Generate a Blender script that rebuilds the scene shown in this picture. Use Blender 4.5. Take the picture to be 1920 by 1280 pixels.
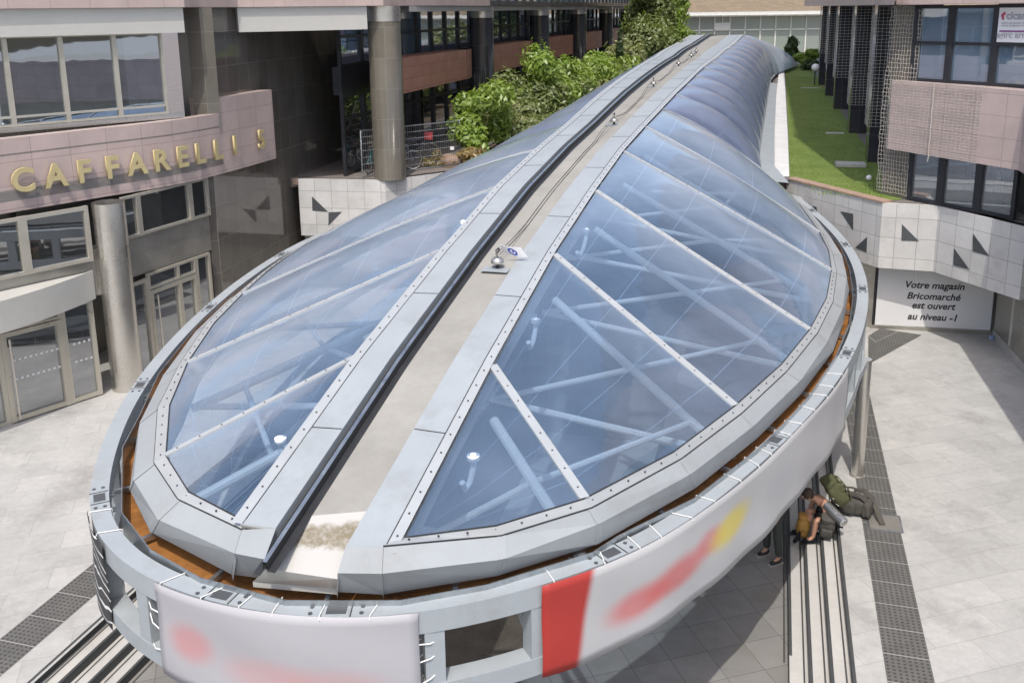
import bpy, bmesh, math, random
from math import sin, cos, pi, radians, sqrt, atan2, tan, atan
from mathutils import Vector, Matrix, Euler
for o in list(bpy.data.objects): bpy.data.objects.remove(o)
scene = bpy.context.scene
col = scene.collection
random.seed(7)

# ------------------------------------------------------------------ camera
F_PX, CX, CY, TH, ROLL, H = 1750.0, 960.0, 413.3, radians(12.666), radians(0.8), 9.0
cd = bpy.data.cameras.new('camera'); cam = bpy.data.objects.new('camera', cd); col.objects.link(cam)
cd.sensor_fit = 'HORIZONTAL'; cd.sensor_width = 36; cd.lens = 36*F_PX/1920
cd.shift_y = (CY-640)/1920; cd.clip_start = .1; cd.clip_end = 2000
cam.matrix_world = Matrix.Translation((0, 0, H)) @ (Matrix.Rotation(pi/2-TH, 4, 'X') @ Matrix.Rotation(-ROLL, 4, 'Z'))
scene.camera = cam

# ------------------------------------------------------------------ light
SUN_EL, SUN_HD = radians(61), radians(187)
sd = Vector((sin(SUN_HD)*cos(SUN_EL), cos(SUN_HD)*cos(SUN_EL), sin(SUN_EL)))
ld = bpy.data.lights.new('sun', 'SUN'); ld.energy = 2.1; ld.angle = radians(.55); ld.color = (1, .955, .88)
sun = bpy.data.objects.new('sun', ld); col.objects.link(sun)
sun.rotation_euler = sd.to_track_quat('Z', 'Y').to_euler()
w = bpy.data.worlds.new("World"); scene.world = w; w.use_nodes = True
wn = w.node_tree; wn.nodes.clear()
wo = wn.nodes.new('ShaderNodeOutputWorld'); wb = wn.nodes.new('ShaderNodeBackground'); ws = wn.nodes.new('ShaderNodeTexSky')
ws.sky_type = 'NISHITA'; ws.sun_disc = False; ws.sun_elevation = SUN_EL; ws.sun_rotation = SUN_HD
ws.air_density = 1.0; ws.dust_density = 3.5; ws.ozone_density = 1.0
wb.inputs[1].default_value = .15
wn.links.new(ws.outputs[0], wb.inputs[0]); wn.links.new(wb.outputs[0], wo.inputs[0])
scene.view_settings.view_transform = 'Standard'; scene.view_settings.look = 'None'
scene.view_settings.exposure = 0.62; scene.view_settings.gamma = 1
scene.render.engine = 'CYCLES'
scene.cycles.max_bounces = 10; scene.cycles.transparent_max_bounces = 16

# ------------------------------------------------------------------ back-projection: a measured pixel and a known plane give a place
CT, ST, CR, SR = cos(TH), sin(TH), cos(ROLL), sin(ROLL)
def ray(px, py):
    u, v = (px-CX)/F_PX, (py-CY)/F_PX
    u, v = CR*u-SR*v, SR*u+CR*v
    return Vector((u, CT-v*ST, -ST-v*CT))
def G(px, py, z=0.0):
    d = ray(px, py); t = (z-H)/d.z
    return Vector((d.x*t, d.y*t, z))
def proj(p):
    x, y, z = p[0], p[1], p[2]-H
    wd = y*CT-z*ST; dn = -y*ST-z*CT
    u, v = x/wd, dn/wd
    u, v = CR*u+SR*v, -SR*u+CR*v
    return CX+F_PX*u, CY+F_PX*v
def zat(x, y, py):
    lo, hi = -10., 60.
    for _ in range(60):
        m = (lo+hi)/2
        if proj((x, y, m))[1] > py: lo = m
        else: hi = m
    return lo
# canopy axis  x = AK*y + AB ; offsets are measured square to it
AK, AB = .30, -4.6
AN = sqrt(1+AK*AK)
def RP(px, py, off):
    d = ray(px, py); t = (off*AN+AB)/(d.x-AK*d.y)
    return d*t+Vector((0, 0, H))
def AX(y, off, z):      # point at station y along the axis, offset square to it
    return Vector((AK*y+AB+off/AN, y-off*AK/AN, z))
def offset_of(p): return (p.x-AK*p.y-AB)/AN
def sta(p): return p.y+offset_of(p)*AK/AN      # station along the axis

# ------------------------------------------------------------------ mesh helper
class MB:
    def __init__(s): s.v, s.f, s.m, s.uv = [], [], [], []
    def face(s, pts, mi=0, uv=None):
        n = len(s.v); s.v += [Vector(p) for p in pts]; s.f.append(tuple(range(n, n+len(pts)))); s.m.append(mi)
        s.uv.append(uv if uv else [(0, 0)]*len(pts)); return s
    def quad(s, a, b, c, d, mi=0):
        a, b, c, d = map(Vector, (a, b, c, d)); L, h = (b-a).length, (d-a).length
        return s.face([a, b, c, d], mi, [(0, 0), (L, 0), (L, h), (0, h)])
    def box(s, c, size, R=None, mi=0):
        c = Vector(c); x, y, z = size[0]/2, size[1]/2, size[2]/2
        R = R or Matrix.Identity(3)
        P = [c+R@Vector((sx*x, sy*y, sz*z)) for sz in (-1, 1) for sy in (-1, 1) for sx in (-1, 1)]
        for q in ((0, 2, 3, 1), (4, 5, 7, 6), (0, 1, 5, 4), (2, 6, 7, 3), (0, 4, 6, 2), (1, 3, 7, 5)):
            s.quad(*[P[i] for i in q], mi=mi)
        return s
    def bar(s, a, b, wd, ht, mi=0, up=(0, 0, 1)):
        a, b = Vector(a), Vector(b); t = (b-a); L = t.length
        if L < 1e-6: return s
        t.normalize(); up = Vector(up)
        x = t.cross(up)
        if x.length < 1e-4: x = t.cross(Vector((0, 1, 0)))
        x.normalize(); z = x.cross(t)
        return s.box((a+b)/2, (wd, L, ht), Matrix((x, t, z)).transposed(), mi)
    def tube(s, path, r, n=8, mi=0, cap=True):
        path = [Vector(p) for p in path]; k = len(path)
        if isinstance(r, (int, float)): r = [r]*k
        base = len(s.v); prev = None; d = 0
        for i, p in enumerate(path):
            t = (path[min(i+1, k-1)]-path[max(i-1, 0)]).normalized()
            if prev is None:
                a = t.cross(Vector((0, 0, 1)))
                if a.length < 1e-3: a = t.cross(Vector((0, 1, 0)))
            else: a = prev-t*prev.dot(t)
            a.normalize(); b = t.cross(a); prev = a
            for j in range(n): s.v.append(p+(a*cos(2*pi*j/n)+b*sin(2*pi*j/n))*r[i])
        for i in range(k-1):
            L = (path[i+1]-path[i]).length
            for j in range(n):
                j2 = (j+1) % n
                s.f.append((base+i*n+j, base+i*n+j2, base+(i+1)*n+j2, base+(i+1)*n+j)); s.m.append(mi)
                c = 2*pi*max(r[i], 1e-4)/n
                s.uv.append([(j*c, d), (j*c+c, d), (j*c+c, d+L), (j*c, d+L)])
            d += L
        if cap:
            s.f.append(tuple(base+j for j in reversed(range(n)))); s.m.append(mi); s.uv.append([(0, 0)]*n)
            s.f.append(tuple(base+(k-1)*n+j for j in range(n))); s.m.append(mi); s.uv.append([(0, 0)]*n)
        return s
    def lathe(s, prof, c, n=24, mi=0, R=None):
        c = Vector(c); R = R or Matrix.Identity(3); base = len(s.v); k = len(prof)
        for r, z in prof:
            for j in range(n): s.v.append(c+R@Vector((r*cos(2*pi*j/n), r*sin(2*pi*j/n), z)))
        for i in range(k-1):
            for j in range(n):
                j2 = (j+1) % n; cc = 2*pi*max(prof[i][0], .01)/n
                s.f.append((base+i*n+j, base+i*n+j2, base+(i+1)*n+j2, base+(i+1)*n+j)); s.m.append(mi)
                s.uv.append([(j*cc, prof[i][1]), (j*cc+cc, prof[i][1]), (j*cc+cc, prof[i+1][1]), (j*cc, prof[i+1][1])])
        return s
    def prism(s, poly, z0, z1, mi=0, side=None):
        n = len(poly); side = mi if side is None else side
        s.face([(p[0], p[1], z1) for p in poly], mi, [(p[0], p[1]) for p in poly])
        s.face([(p[0], p[1], z0) for p in reversed(poly)], mi, [(p[0], p[1]) for p in reversed(poly)])
        for i in range(n):
            a, b = poly[i], poly[(i+1) % n]
            s.quad((a[0], a[1], z0), (b[0], b[1], z0), (b[0], b[1], z1), (a[0], a[1], z1), side)
        return s
    def wall(s, path, z0, z1, th, mi=0, u0=0.0, top=None):
        """upright wall along a plan path; th is measured to the right of the walking direction (negative: left).
        z1 may be a list."""
        n = len(path); P = [Vector((p[0], p[1])) for p in path]
        nr = []
        for i in range(n):
            t = (P[min(i+1, n-1)]-P[max(i-1, 0)]).normalized(); nr.append(Vector((t.y, -t.x)))
        Q = [P[i]+nr[i]*th for i in range(n)]
        Z1 = z1 if isinstance(z1, (list, tuple)) else [z1]*n
        u = u0; top = mi if top is None else top
        for i in range(n-1):
            L = (P[i+1]-P[i]).length
            for A, flip in ((P, 0), (Q, 1)):
                a0, b0 = (*A[i], z0), (*A[i+1], z0); b1, a1 = (*A[i+1], Z1[i+1]), (*A[i], Z1[i])
                uv = [(u, z0), (u+L, z0), (u+L, Z1[i+1]), (u, Z1[i])]
                s.face([a0, b0, b1, a1] if not flip else [b0, a0, a1, b1], mi, uv if not flip else [uv[1], uv[0], uv[3], uv[2]])
            for z, Z in ((z0, [z0]*n), (None, Z1)):
                s.face([(*P[i], Z[i]), (*P[i+1], Z[i+1]), (*Q[i+1], Z[i+1]), (*Q[i], Z[i])], top if z is None else mi,
                       [(u, 0), (u+L, 0), (u+L, abs(th)), (u, abs(th))])
            u += L
        for i in (0, n-1):
            s.face([(*P[i], z0), (*Q[i], z0), (*Q[i], Z1[i]), (*P[i], Z1[i])], mi, [(0, z0), (abs(th), z0), (abs(th), Z1[i]), (0, Z1[i])])
        return s
    def grid(s, fn, nu, nv, mi=0, uvf=None):
        base = len(s.v)
        for i in range(nu+1):
            for j in range(nv+1): s.v.append(Vector(fn(i/nu, j/nv)))
        uvf = uvf or (lambda a, b: (a, b))
        for i in range(nu):
            for j in range(nv):
                a = base+i*(nv+1)+j
                s.f.append((a, a+nv+1, a+nv+2, a+1)); s.m.append(mi)
                s.uv.append([uvf(i/nu, j/nv), uvf((i+1)/nu, j/nv), uvf((i+1)/nu, (j+1)/nv), uvf(i/nu, (j+1)/nv)])
        return s
    def sphere(s, c, r, nu=16, nv=10, mi=0):
        if isinstance(r, (int, float)): r = (r, r, r)
        c = Vector(c)
        return s.grid(lambda a, b: c+Vector((r[0]*sin(pi*b)*cos(2*pi*a), r[1]*sin(pi*b)*sin(2*pi*a), r[2]*cos(pi*b))), nu, nv, mi)
    def build(s, name, mats, parent=None, smooth=False, merge=False, bevel=0, solid=0):
        if not isinstance(mats, (list, tuple)): mats = [mats]
        me = bpy.data.meshes.new(name)
        org = Vector((0, 0, 0)); p = parent
        while p is not None: org += p.location; p = p.parent
        me.from_pydata([tuple(v-org) for v in s.v], [], s.f)
        for m in mats: me.materials.append(m)
        me.polygons.foreach_set('material_index', s.m)
        ul = me.uv_layers.new(name='UVMap')
        fl = [c for f in s.uv for q in f for c in q]
        ul.data.foreach_set('uv', fl)
        if merge or smooth:
            bm = bmesh.new(); bm.from_mesh(me); bmesh.ops.remove_doubles(bm, verts=bm.verts, dist=1e-4)
            bmesh.ops.recalc_face_normals(bm, faces=bm.faces); bm.to_mesh(me); bm.free()
        if smooth: me.polygons.foreach_set('use_smooth', [True]*len(me.polygons))
        o = bpy.data.objects.new(name, me); col.objects.link(o)
        if parent: o.parent = parent
        if solid:
            md = o.modifiers.new('solidify', 'SOLIDIFY'); md.thickness = solid; md.offset = 0
        if bevel:
            md = o.modifiers.new('bevel', 'BEVEL'); md.width = bevel; md.segments = 2; md.limit_method = 'ANGLE'
        return o

def tag(o, label, cat, group=None, kind=None):
    if label: o['label'] = label
    if cat: o['category'] = cat
    if group: o['group'] = group
    if kind: o['kind'] = kind
    return o
def thing(name, loc, label, cat, group=None):
    o = bpy.data.objects.new(name, None); col.objects.link(o); o.location = loc; o.empty_display_size = .2
    return tag(o, label, cat, group)
def struct(o): o['kind'] = 'structure'; return o
def copy_tree(o, parent=None):
    c = o.copy(); col.objects.link(c); c.parent = parent
    for ch in list(o.children): copy_tree(ch, c)
    return c

# ------------------------------------------------------------------ materials
def nt(name):
    m = bpy.data.materials.new(name); m.use_nodes = True; t = m.node_tree; t.nodes.clear()
    out = t.nodes.new('ShaderNodeOutputMaterial'); return m, t, out
def N(t, typ, **kw):
    n = t.nodes.new('ShaderNode'+typ)
    for k, v in kw.items():
        if k.startswith('i_'): n.inputs[int(k[2:])].default_value = v
        else: setattr(n, k, v)
    return n
def c4(c): return (c[0], c[1], c[2], 1)
def noise(t, scale, detail=5, rough=.6, vec=None):
    n = N(t, 'TexNoise'); n.inputs['Scale'].default_value = scale; n.inputs['Detail'].default_value = detail; n.inputs['Roughness'].default_value = rough
    if vec is None: vec = N(t, 'NewGeometry').outputs['Position']
    t.links.new(vec, n.inputs['Vector']); return n.outputs['Fac']
def mapr(t, val, a, b, c=0, d=1, smooth=False):
    n = N(t, 'MapRange'); n.clamp = True
    if smooth: n.interpolation_type = 'SMOOTHSTEP'
    t.links.new(val, n.inputs[0])
    for i, x in enumerate((a, b, c, d)): n.inputs[i+1].default_value = x
    return n.outputs[0]
def math(t, op, a, b=None):
    n = N(t, 'Math', operation=op)
    for i, x in enumerate((a, b)):
        if x is None: continue
        if isinstance(x, (int, float)): n.inputs[i].default_value = x
        else: t.links.new(x, n.inputs[i])
    return n.outputs[0]
def mixc(t, fac, a, b, blend='MIX'):
    n = N(t, 'Mix', data_type='RGBA', blend_type=blend)
    for sock, x in ((n.inputs[0], fac), (n.inputs[6], a), (n.inputs[7], b)):
        if isinstance(x, (int, float)): sock.default_value = x
        elif isinstance(x, tuple): sock.default_value = c4(x)
        else: t.links.new(x, sock)
    return n.outputs[2]
def principled(t, out, color, rough=.5, metal=0, bump=None, spec=.5, bstr=.2, bdist=.01):
    b = N(t, 'BsdfPrincipled')
    for k, x in (('Base Color', color), ('Roughness', rough), ('Metallic', metal), ('Specular IOR Level', spec)):
        if isinstance(x, tuple): b.inputs[k].default_value = c4(x)
        elif isinstance(x, (int, float)): b.inputs[k].default_value = x
        else: t.links.new(x, b.inputs[k])
    if bump is not None:
        n = N(t, 'Bump'); n.inputs['Strength'].default_value = bstr; n.inputs['Distance'].default_value = bdist
        t.links.new(bump, n.inputs['Height']); t.links.new(n.outputs[0], b.inputs['Normal'])
    t.links.new(b.outputs[0], out.inputs[0]); return b
def pm(name, c, rough=.5, metal=0, var=.12, scale=3., spec=.5, bump=.1, dirt=None, dscale=.8, damt=.5):
    """plain surface with slow and fine variation"""
    m, t, out = nt(name)
    a = noise(t, scale); b = noise(t, scale*9)
    f = math(t, 'ADD', math(t, 'MULTIPLY', a, .65), math(t, 'MULTIPLY', b, .35))
    f = mapr(t, f, .3, .7)
    k = mixc(t, f, tuple(x*(1-var) for x in c), tuple(min(1, x*(1+var)) for x in c))
    if dirt:
        d = mapr(t, noise(t, dscale, 8, .7), .5, .75, 0, damt); k = mixc(t, d, k, dirt)
    r = mapr(t, a, .3, .7, max(.02, rough-.08), min(1, rough+.08))
    principled(t, out, k, r, metal, b if bump else None, spec, bump)
    return m
def tiles(name, c1, c2, joint, w, h, js=.006, rough=.5, off=0., spec=.5, coord='UV', rot=0., speck=0, var2=None, bump=.3, metal=0, stain=None, scale2=.7, stamt=.4, shift=(0, 0)):
    m, t, out = nt(name)
    if coord == 'UV':
        vec = N(t, 'UVMap').outputs[0]
    else: vec = N(t, 'NewGeometry').outputs['Position']
    mp = N(t, 'Mapping'); mp.inputs['Rotation'].default_value = (0, 0, rot); mp.inputs['Location'].default_value = (shift[0], shift[1], 0)
    t.links.new(vec, mp.inputs[0])
    b = N(t, 'TexBrick'); b.offset = off; b.inputs['Scale'].default_value = 1
    b.inputs['Brick Width'].default_value = w; b.inputs['Row Height'].default_value = h; b.inputs['Mortar Size'].default_value = js
    b.inputs['Mortar Smooth'].default_value = .3
    b.inputs['Color1'].default_value = c4(c1); b.inputs['Color2'].default_value = c4(c2); b.inputs['Mortar'].default_value = c4(joint)
    t.links.new(mp.outputs[0], b.inputs[0])
    k = b.outputs[0]
    if speck:
        s = mapr(t, noise(t, 60 if coord == 'UV' else 9, 5, .75), .35, .65); k = mixc(t, math(t, 'MULTIPLY', s, speck), k, tuple(x*.55 for x in c1), 'MIX')
    f = mapr(t, noise(t, 1.3, 6, .65), .3, .7); k = mixc(t, 1., k, mixc(t, f, (.86, .86, .86), (1.06, 1.06, 1.06)), 'MULTIPLY')
    if stain:
        d = mapr(t, noise(t, scale2, 9, .72), .52, .72, 0, stamt); k = mixc(t, d, k, stain)
    inv = math(t, 'SUBTRACT', 1., b.outputs['Fac'])
    r = mapr(t, noise(t, 2.), .3, .7, max(.02, rough*.75), min(1, rough*1.2))
    principled(t, out, k, r, metal, inv, spec, bump, .004)
    return m
M = {}
M['paint'] = pm('grey_paint', (.315, .345, .365), .5, 0, .06, 1.2, .4, .04, (.22, .215, .20), 1.6, .45)
M['paint2'] = pm('rim_paint', (.30, .322, .335), .55, 0, .06, .9, .4, .04, (.23, .225, .21), 1.3, .45)
M['strip'] = pm('frame_metal', (.40, .42, .43), .45, .15, .05, 2, .5, .05, (.38, .37, .35), 1.5, .3)
M['galv'] = pm('galvanised_steel', (.42, .45, .47), .32, .85, .25, 5, .5, .1)
M['rust'] = pm('rust', (.27, .115, .03), .8, 0, .4, 4, .3, .4, (.07, .03, .01), 2.2, .7)
M['dark'] = pm('dark_rubber_and_shade', (.025, .026, .028), .5, 0, .2, 4)
M['bolt'] = pm('bolt', (.06, .06, .065), .45, .6, .2, 6)
M['tube'] = pm('white_tube', (.86, .84, .80), .4, 0, .04, 3)
M['white'] = pm('white_plastic', (.78, .78, .78), .4, 0, .04, 3)
M['rope'] = pm('white_rope', (.75, .75, .73), .7, 0, .1, 30)
M['steel'] = pm('brushed_steel', (.60, .575, .53), .3, .9, .08, 1.5, .5, .05)
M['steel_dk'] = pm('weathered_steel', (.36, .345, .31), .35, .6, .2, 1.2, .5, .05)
M['cream'] = pm('cream_fascia', (.53, .52, .48), .35, .15, .06, .7, .5, .03)
M['frame'] = pm('champagne_frame', (.50, .47, .40), .35, .5, .06, 3)
M['frame_dk'] = pm('dark_frame', (.035, .038, .045), .35, .3, .2, 3)
M['pink'] = tiles('pink_granite', (.47, .375, .345), (.51, .405, .375), (.25, .19, .175), .9, .53, .006, .4, 0, .5, speck=.18)
M['brown'] = tiles('brown_cladding', (.34, .165, .12), (.38, .185, .135), (.15, .08, .06), 1.4, .38, .008, .5, 0, .4)
M['granite'] = tiles('dark_granite', (.125, .113, .097), (.155, .14, .122), (.26, .245, .225), .62, .95, .007, .06, 0, .9, speck=.4)
M['granite_lt'] = tiles('granite_column', (.15, .137, .112), (.185, .168, .138), (.29, .27, .235), .36, .95, .005, .16, 0, .8, speck=.35)
M['granite_blk'] = tiles('black_granite', (.035, .035, .042), (.05, .05, .056), (.10, .10, .105), .36, .95, .006, .12, 0, .8, speck=.2)
M['wtile'] = tiles('white_wall_tile', (.50, .495, .48), (.60, .59, .575), (.22, .215, .205), .56, .56, .007, .4, 0, .4, stain=(.36, .35, .33), scale2=1.1, stamt=.6)
M['tri'] = pm('dark_grey_tile', (.07, .075, .08), .35, 0, .1, 3)
M['coping'] = pm('brown_coping', (.33, .225, .17), .6, 0, .12, 3)
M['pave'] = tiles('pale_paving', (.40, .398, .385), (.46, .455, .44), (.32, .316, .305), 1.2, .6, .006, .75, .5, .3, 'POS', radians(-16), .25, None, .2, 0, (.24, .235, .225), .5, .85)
M['pave_shaded'] = tiles('shaded_paving', (.20, .195, .185), (.235, .228, .215), (.09, .088, .085), .62, .62, .005, .75, 0, .3, 'POS', radians(-16), 0, None, .2, 0, (.16, .135, .10), .9, .55)  # shade under the canopy is put into this darker base colour
M['step'] = pm('step_stone', (.45, .44, .42), .75, 0, .1, 1.5, .3, .1, (.28, .25, .2), .8, .5)
M['shade_and_strip'] = pm('riser_shade_and_strip', (.055, .057, .058), .6, 0, .2, 5)  # thin tread strips, and the shade of the risers put into the colour
M['terr'] = tiles('terrace_paving', (.17, .15, .14), (.21, .185, .17), (.10, .09, .085), .22, .11, .006, .8, .5, .3, 'POS', radians(-16))
M['grit'] = pm('grey_roof_membrane', (.33, .32, .30), .8, 0, .15, 1)
M['concrete'] = pm('concrete', (.42, .41, .39), .8, 0, .12, 1.5, .3, .2, (.25, .24, .22), .8, .5)
M['deck'] = tiles('white_slats', (.66, .655, .64), (.72, .715, .70), (.22, .21, .2), 3., .16, .008, .6, 0, .3)
M['signw'] = pm('sign_white', (.70, .70, .71), .4, 0, .02, 1)
M['ink'] = pm('black_letter', (.02, .02, .02), .5, 0, .1, 3)
M['brass'] = pm('brass', (.60, .50, .26), .38, .3, .1, 4)
M['roof'] = tiles('brown_roof', (.225, .175, .12), (.28, .22, .15), (.16, .12, .08), .6, .35, .02, .9, .5, .2, speck=.4)
M['hallw'] = pm('hall_white', (.66, .66, .62), .6, 0, .05, 1)
M['net'] = pm('net_cord', (.45, .42, .37), .8, 0, .1, 20)
M['wire'] = pm('fence_wire', (.55, .56, .57), .4, .6, .1, 10)
M['soil'] = pm('soil', (.13, .10, .07), .95, 0, .4, 2)
M['bark'] = pm('bark', (.09, .07, .05), .9, 0, .3, 6, .2, .5)
M['orange'] = pm('orange_paint', (.42, .17, .05), .5, 0, .1, 3)
M['rubber'] = pm('black_tyre', (.02, .02, .02), .7)
def mat_lawn():
    m, t, out = nt('lawn')
    f = mapr(t, noise(t, .9, 7, .7), .32, .68); g = mapr(t, noise(t, 14, 4, .7), .3, .7)
    k = mixc(t, f, (.115, .17, .035), (.19, .245, .065)); k = mixc(t, math(t, 'MULTIPLY', g, .5), k, (.08, .11, .028))
    principled(t, out, k, .9, 0, noise(t, 40, 3), .2, .6, .03); return m
M['lawn'] = mat_lawn()
def mat_leaf(name, a, b, c):
    m, t, out = nt(name)
    g = N(t, 'NewGeometry'); r = g.outputs['Random Per Island']
    k = mixc(t, r, a, b); k = mixc(t, mapr(t, noise(t, .9, 3), .4, .65), k, c)
    d = N(t, 'BsdfDiffuse'); tr = N(t, 'BsdfTranslucent'); gl = N(t, 'BsdfGlossy'); gl.inputs['Roughness'].default_value = .45
    t.links.new(k, d.inputs[0]); t.links.new(mixc(t, 1., k, (1.5, 1.6, .7), 'MULTIPLY'), tr.inputs[0])
    m1 = N(t, 'MixShader', i_0=.35); t.links.new(d.outputs[0], m1.inputs[1]); t.links.new(tr.outputs[0], m1.inputs[2])
    m2 = N(t, 'MixShader', i_0=.05); t.links.new(m1.outputs[0], m2.inputs[1]); t.links.new(gl.outputs[0], m2.inputs[2])
    t.links.new(m2.outputs[0], out.inputs[0]); return m
M['leaf_bright'] = mat_leaf('leaf_bright', (.14, .215, .03), (.28, .36, .075), (.19, .28, .045))
M['leaf_mid'] = mat_leaf('leaf_mid', (.10, .145, .035), (.21, .255, .085), (.155, .185, .06))
M['leaf_pale'] = mat_leaf('leaf_pale', (.17, .195, .075), (.31, .33, .15), (.21, .23, .10))
M['leaf_dark'] = mat_leaf('leaf_dark', (.03, .06, .02), (.07, .11, .03), (.045, .08, .025))
M['leaf_dry'] = mat_leaf('leaf_dry', (.22, .17, .06), (.33, .27, .12), (.25, .15, .06))
def mat_glass(name, tint, refl, rough=.02, dens=.6, rc=(.9, .93, .97)):
    """window glass: a dark see-through body under a mirror-like face"""
    m, t, out = nt(name)
    tr = N(t, 'BsdfTransparent'); tr.inputs[0].default_value = c4(tint)
    gl = N(t, 'BsdfGlossy'); gl.inputs[0].default_value = c4(rc); gl.inputs['Roughness'].default_value = rough
    df = N(t, 'BsdfDiffuse'); df.inputs[0].default_value = c4(tuple(x*.5 for x in tint))
    bp = N(t, 'Bump'); bp.inputs['Strength'].default_value = .05; bp.inputs['Distance'].default_value = .05
    t.links.new(noise(t, .8, 2), bp.inputs['Height']); t.links.new(bp.outputs[0], gl.inputs['Normal'])
    lw = N(t, 'LayerWeight'); lw.inputs[0].default_value = .45
    f = mapr(t, lw.outputs['Fresnel'], 0, 1, refl, 1)
    m0 = N(t, 'MixShader', i_0=dens); t.links.new(tr.outputs[0], m0.inputs[1]); t.links.new(df.outputs[0], m0.inputs[2])
    m1 = N(t, 'MixShader'); t.links.new(f, m1.inputs[0]); t.links.new(m0.outputs[0], m1.inputs[1]); t.links.new(gl.outputs[0], m1.inputs[2])
    t.links.new(m1.outputs[0], out.inputs[0]); return m
M['glass'] = mat_glass('dark_glass', (.16, .17, .175), .30, .015, .45)
M['glass_up'] = mat_glass('mirror_glass', (.14, .17, .2), .36, .015, .4, (.85, .93, 1))
M['glass_bl'] = mat_glass('sky_tinted_glass', (.33, .50, .70), .36, .02, .8)  # blue diffuse body stands in for reflected sky
M['glass_cl'] = mat_glass('clear_glass', (.86, .89, .9), .25, .02, .42)
M['glass_hall'] = mat_glass('hall_glass', (.62, .70, .64), .1, .2, .85, (.7, .75, .72))
def mat_etfe(name, tint, body, milk, seam, rough, refl, haze=.6, pale=(.52, .57, .64)):
    """thin air cushion: see-through from above, hazier the flatter it is looked at"""
    m, t, out = nt(name)
    uv = N(t, 'UVMap'); sp = N(t, 'SeparateXYZ'); t.links.new(uv.outputs[0], sp.inputs[0])
    fr = math(t, 'FRACT', math(t, 'MULTIPLY', sp.outputs[1], seam))
    d = math(t, 'ABSOLUTE', math(t, 'SUBTRACT', fr, .5))
    ln = mapr(t, d, .0, .012, .30, 0)
    cl = mapr(t, noise(t, .35, 6, .65), .4, .75, 0, .22)
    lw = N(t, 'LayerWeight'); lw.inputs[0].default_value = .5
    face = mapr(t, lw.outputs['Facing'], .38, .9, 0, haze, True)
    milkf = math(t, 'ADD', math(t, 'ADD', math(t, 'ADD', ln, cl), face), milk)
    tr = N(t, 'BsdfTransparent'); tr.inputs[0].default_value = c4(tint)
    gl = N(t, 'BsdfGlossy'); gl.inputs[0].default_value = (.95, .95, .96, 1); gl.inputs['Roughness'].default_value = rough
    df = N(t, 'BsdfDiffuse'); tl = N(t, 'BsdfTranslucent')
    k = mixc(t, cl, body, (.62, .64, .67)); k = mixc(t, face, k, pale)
    t.links.new(k, df.inputs[0]); t.links.new(k, tl.inputs[0])
    md = N(t, 'MixShader', i_0=.3); t.links.new(df.outputs[0], md.inputs[1]); t.links.new(tl.outputs[0], md.inputs[2])
    bp = N(t, 'Bump'); bp.inputs['Strength'].default_value = .2; bp.inputs['Distance'].default_value = .08
    t.links.new(noise(t, .9, 4), bp.inputs['Height']); t.links.new(bp.outputs[0], gl.inputs['Normal'])
    f = mapr(t, lw.outputs['Fresnel'], 0, 1, .03, refl)
    m0 = N(t, 'MixShader'); t.links.new(milkf, m0.inputs[0]); t.links.new(tr.outputs[0], m0.inputs[1]); t.links.new(md.outputs[0], m0.inputs[2])
    m1 = N(t, 'MixShader'); t.links.new(f, m1.inputs[0]); t.links.new(m0.outputs[0], m1.inputs[1]); t.links.new(gl.outputs[0], m1.inputs[2])
    t.links.new(m1.outputs[0], out.inputs[0]); return m
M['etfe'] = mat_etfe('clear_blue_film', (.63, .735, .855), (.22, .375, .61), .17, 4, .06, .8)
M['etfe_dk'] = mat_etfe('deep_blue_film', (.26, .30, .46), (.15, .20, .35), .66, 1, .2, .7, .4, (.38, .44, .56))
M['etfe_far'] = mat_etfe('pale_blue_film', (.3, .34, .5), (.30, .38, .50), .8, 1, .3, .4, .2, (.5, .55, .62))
def mat_ridge():
    m, t, out = nt('tan_membrane')
    f = mapr(t, noise(t, .7, 8, .7), .35, .7); k = mixc(t, f, (.25, .243, .222), (.34, .332, .308))
    sp = N(t, 'SeparateXYZ'); t.links.new(N(t, 'NewGeometry').outputs['Position'], sp.inputs[0])
    f2 = mapr(t, noise(t, 9, 6, .7), .4, .65, 0, .22); k = mixc(t, f2, k, (.25, .22, .17))
    principled(t, out, k, .8, 0, noise(t, 20), .3, .1); return m
M['tan'] = mat_ridge()
def mat_patch():
    m, t, out = nt('stained_white_membrane')
    uv = N(t, 'UVMap'); sp = N(t, 'SeparateXYZ'); t.links.new(uv.outputs[0], sp.inputs[0])
    nz = noise(t, 6, 8, .7)
    a = math(t, 'ADD', sp.outputs[1], math(t, 'MULTIPLY', math(t, 'SUBTRACT', nz, .5), .42))
    s1 = mapr(t, a, .36, .44, 0, 1); s2 = mapr(t, a, .72, .84, 1, 0)
    s = math(t, 'MULTIPLY', math(t, 'MULTIPLY', s1, s2), mapr(t, noise(t, 14, 6, .7), .3, .55, .35, .9))
    k = mixc(t, s, (.43, .42, .40), (.17, .14, .085))
    principled(t, out, k, .75, 0, nz, .3, .2); return m
M['patch'] = mat_patch()
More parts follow.
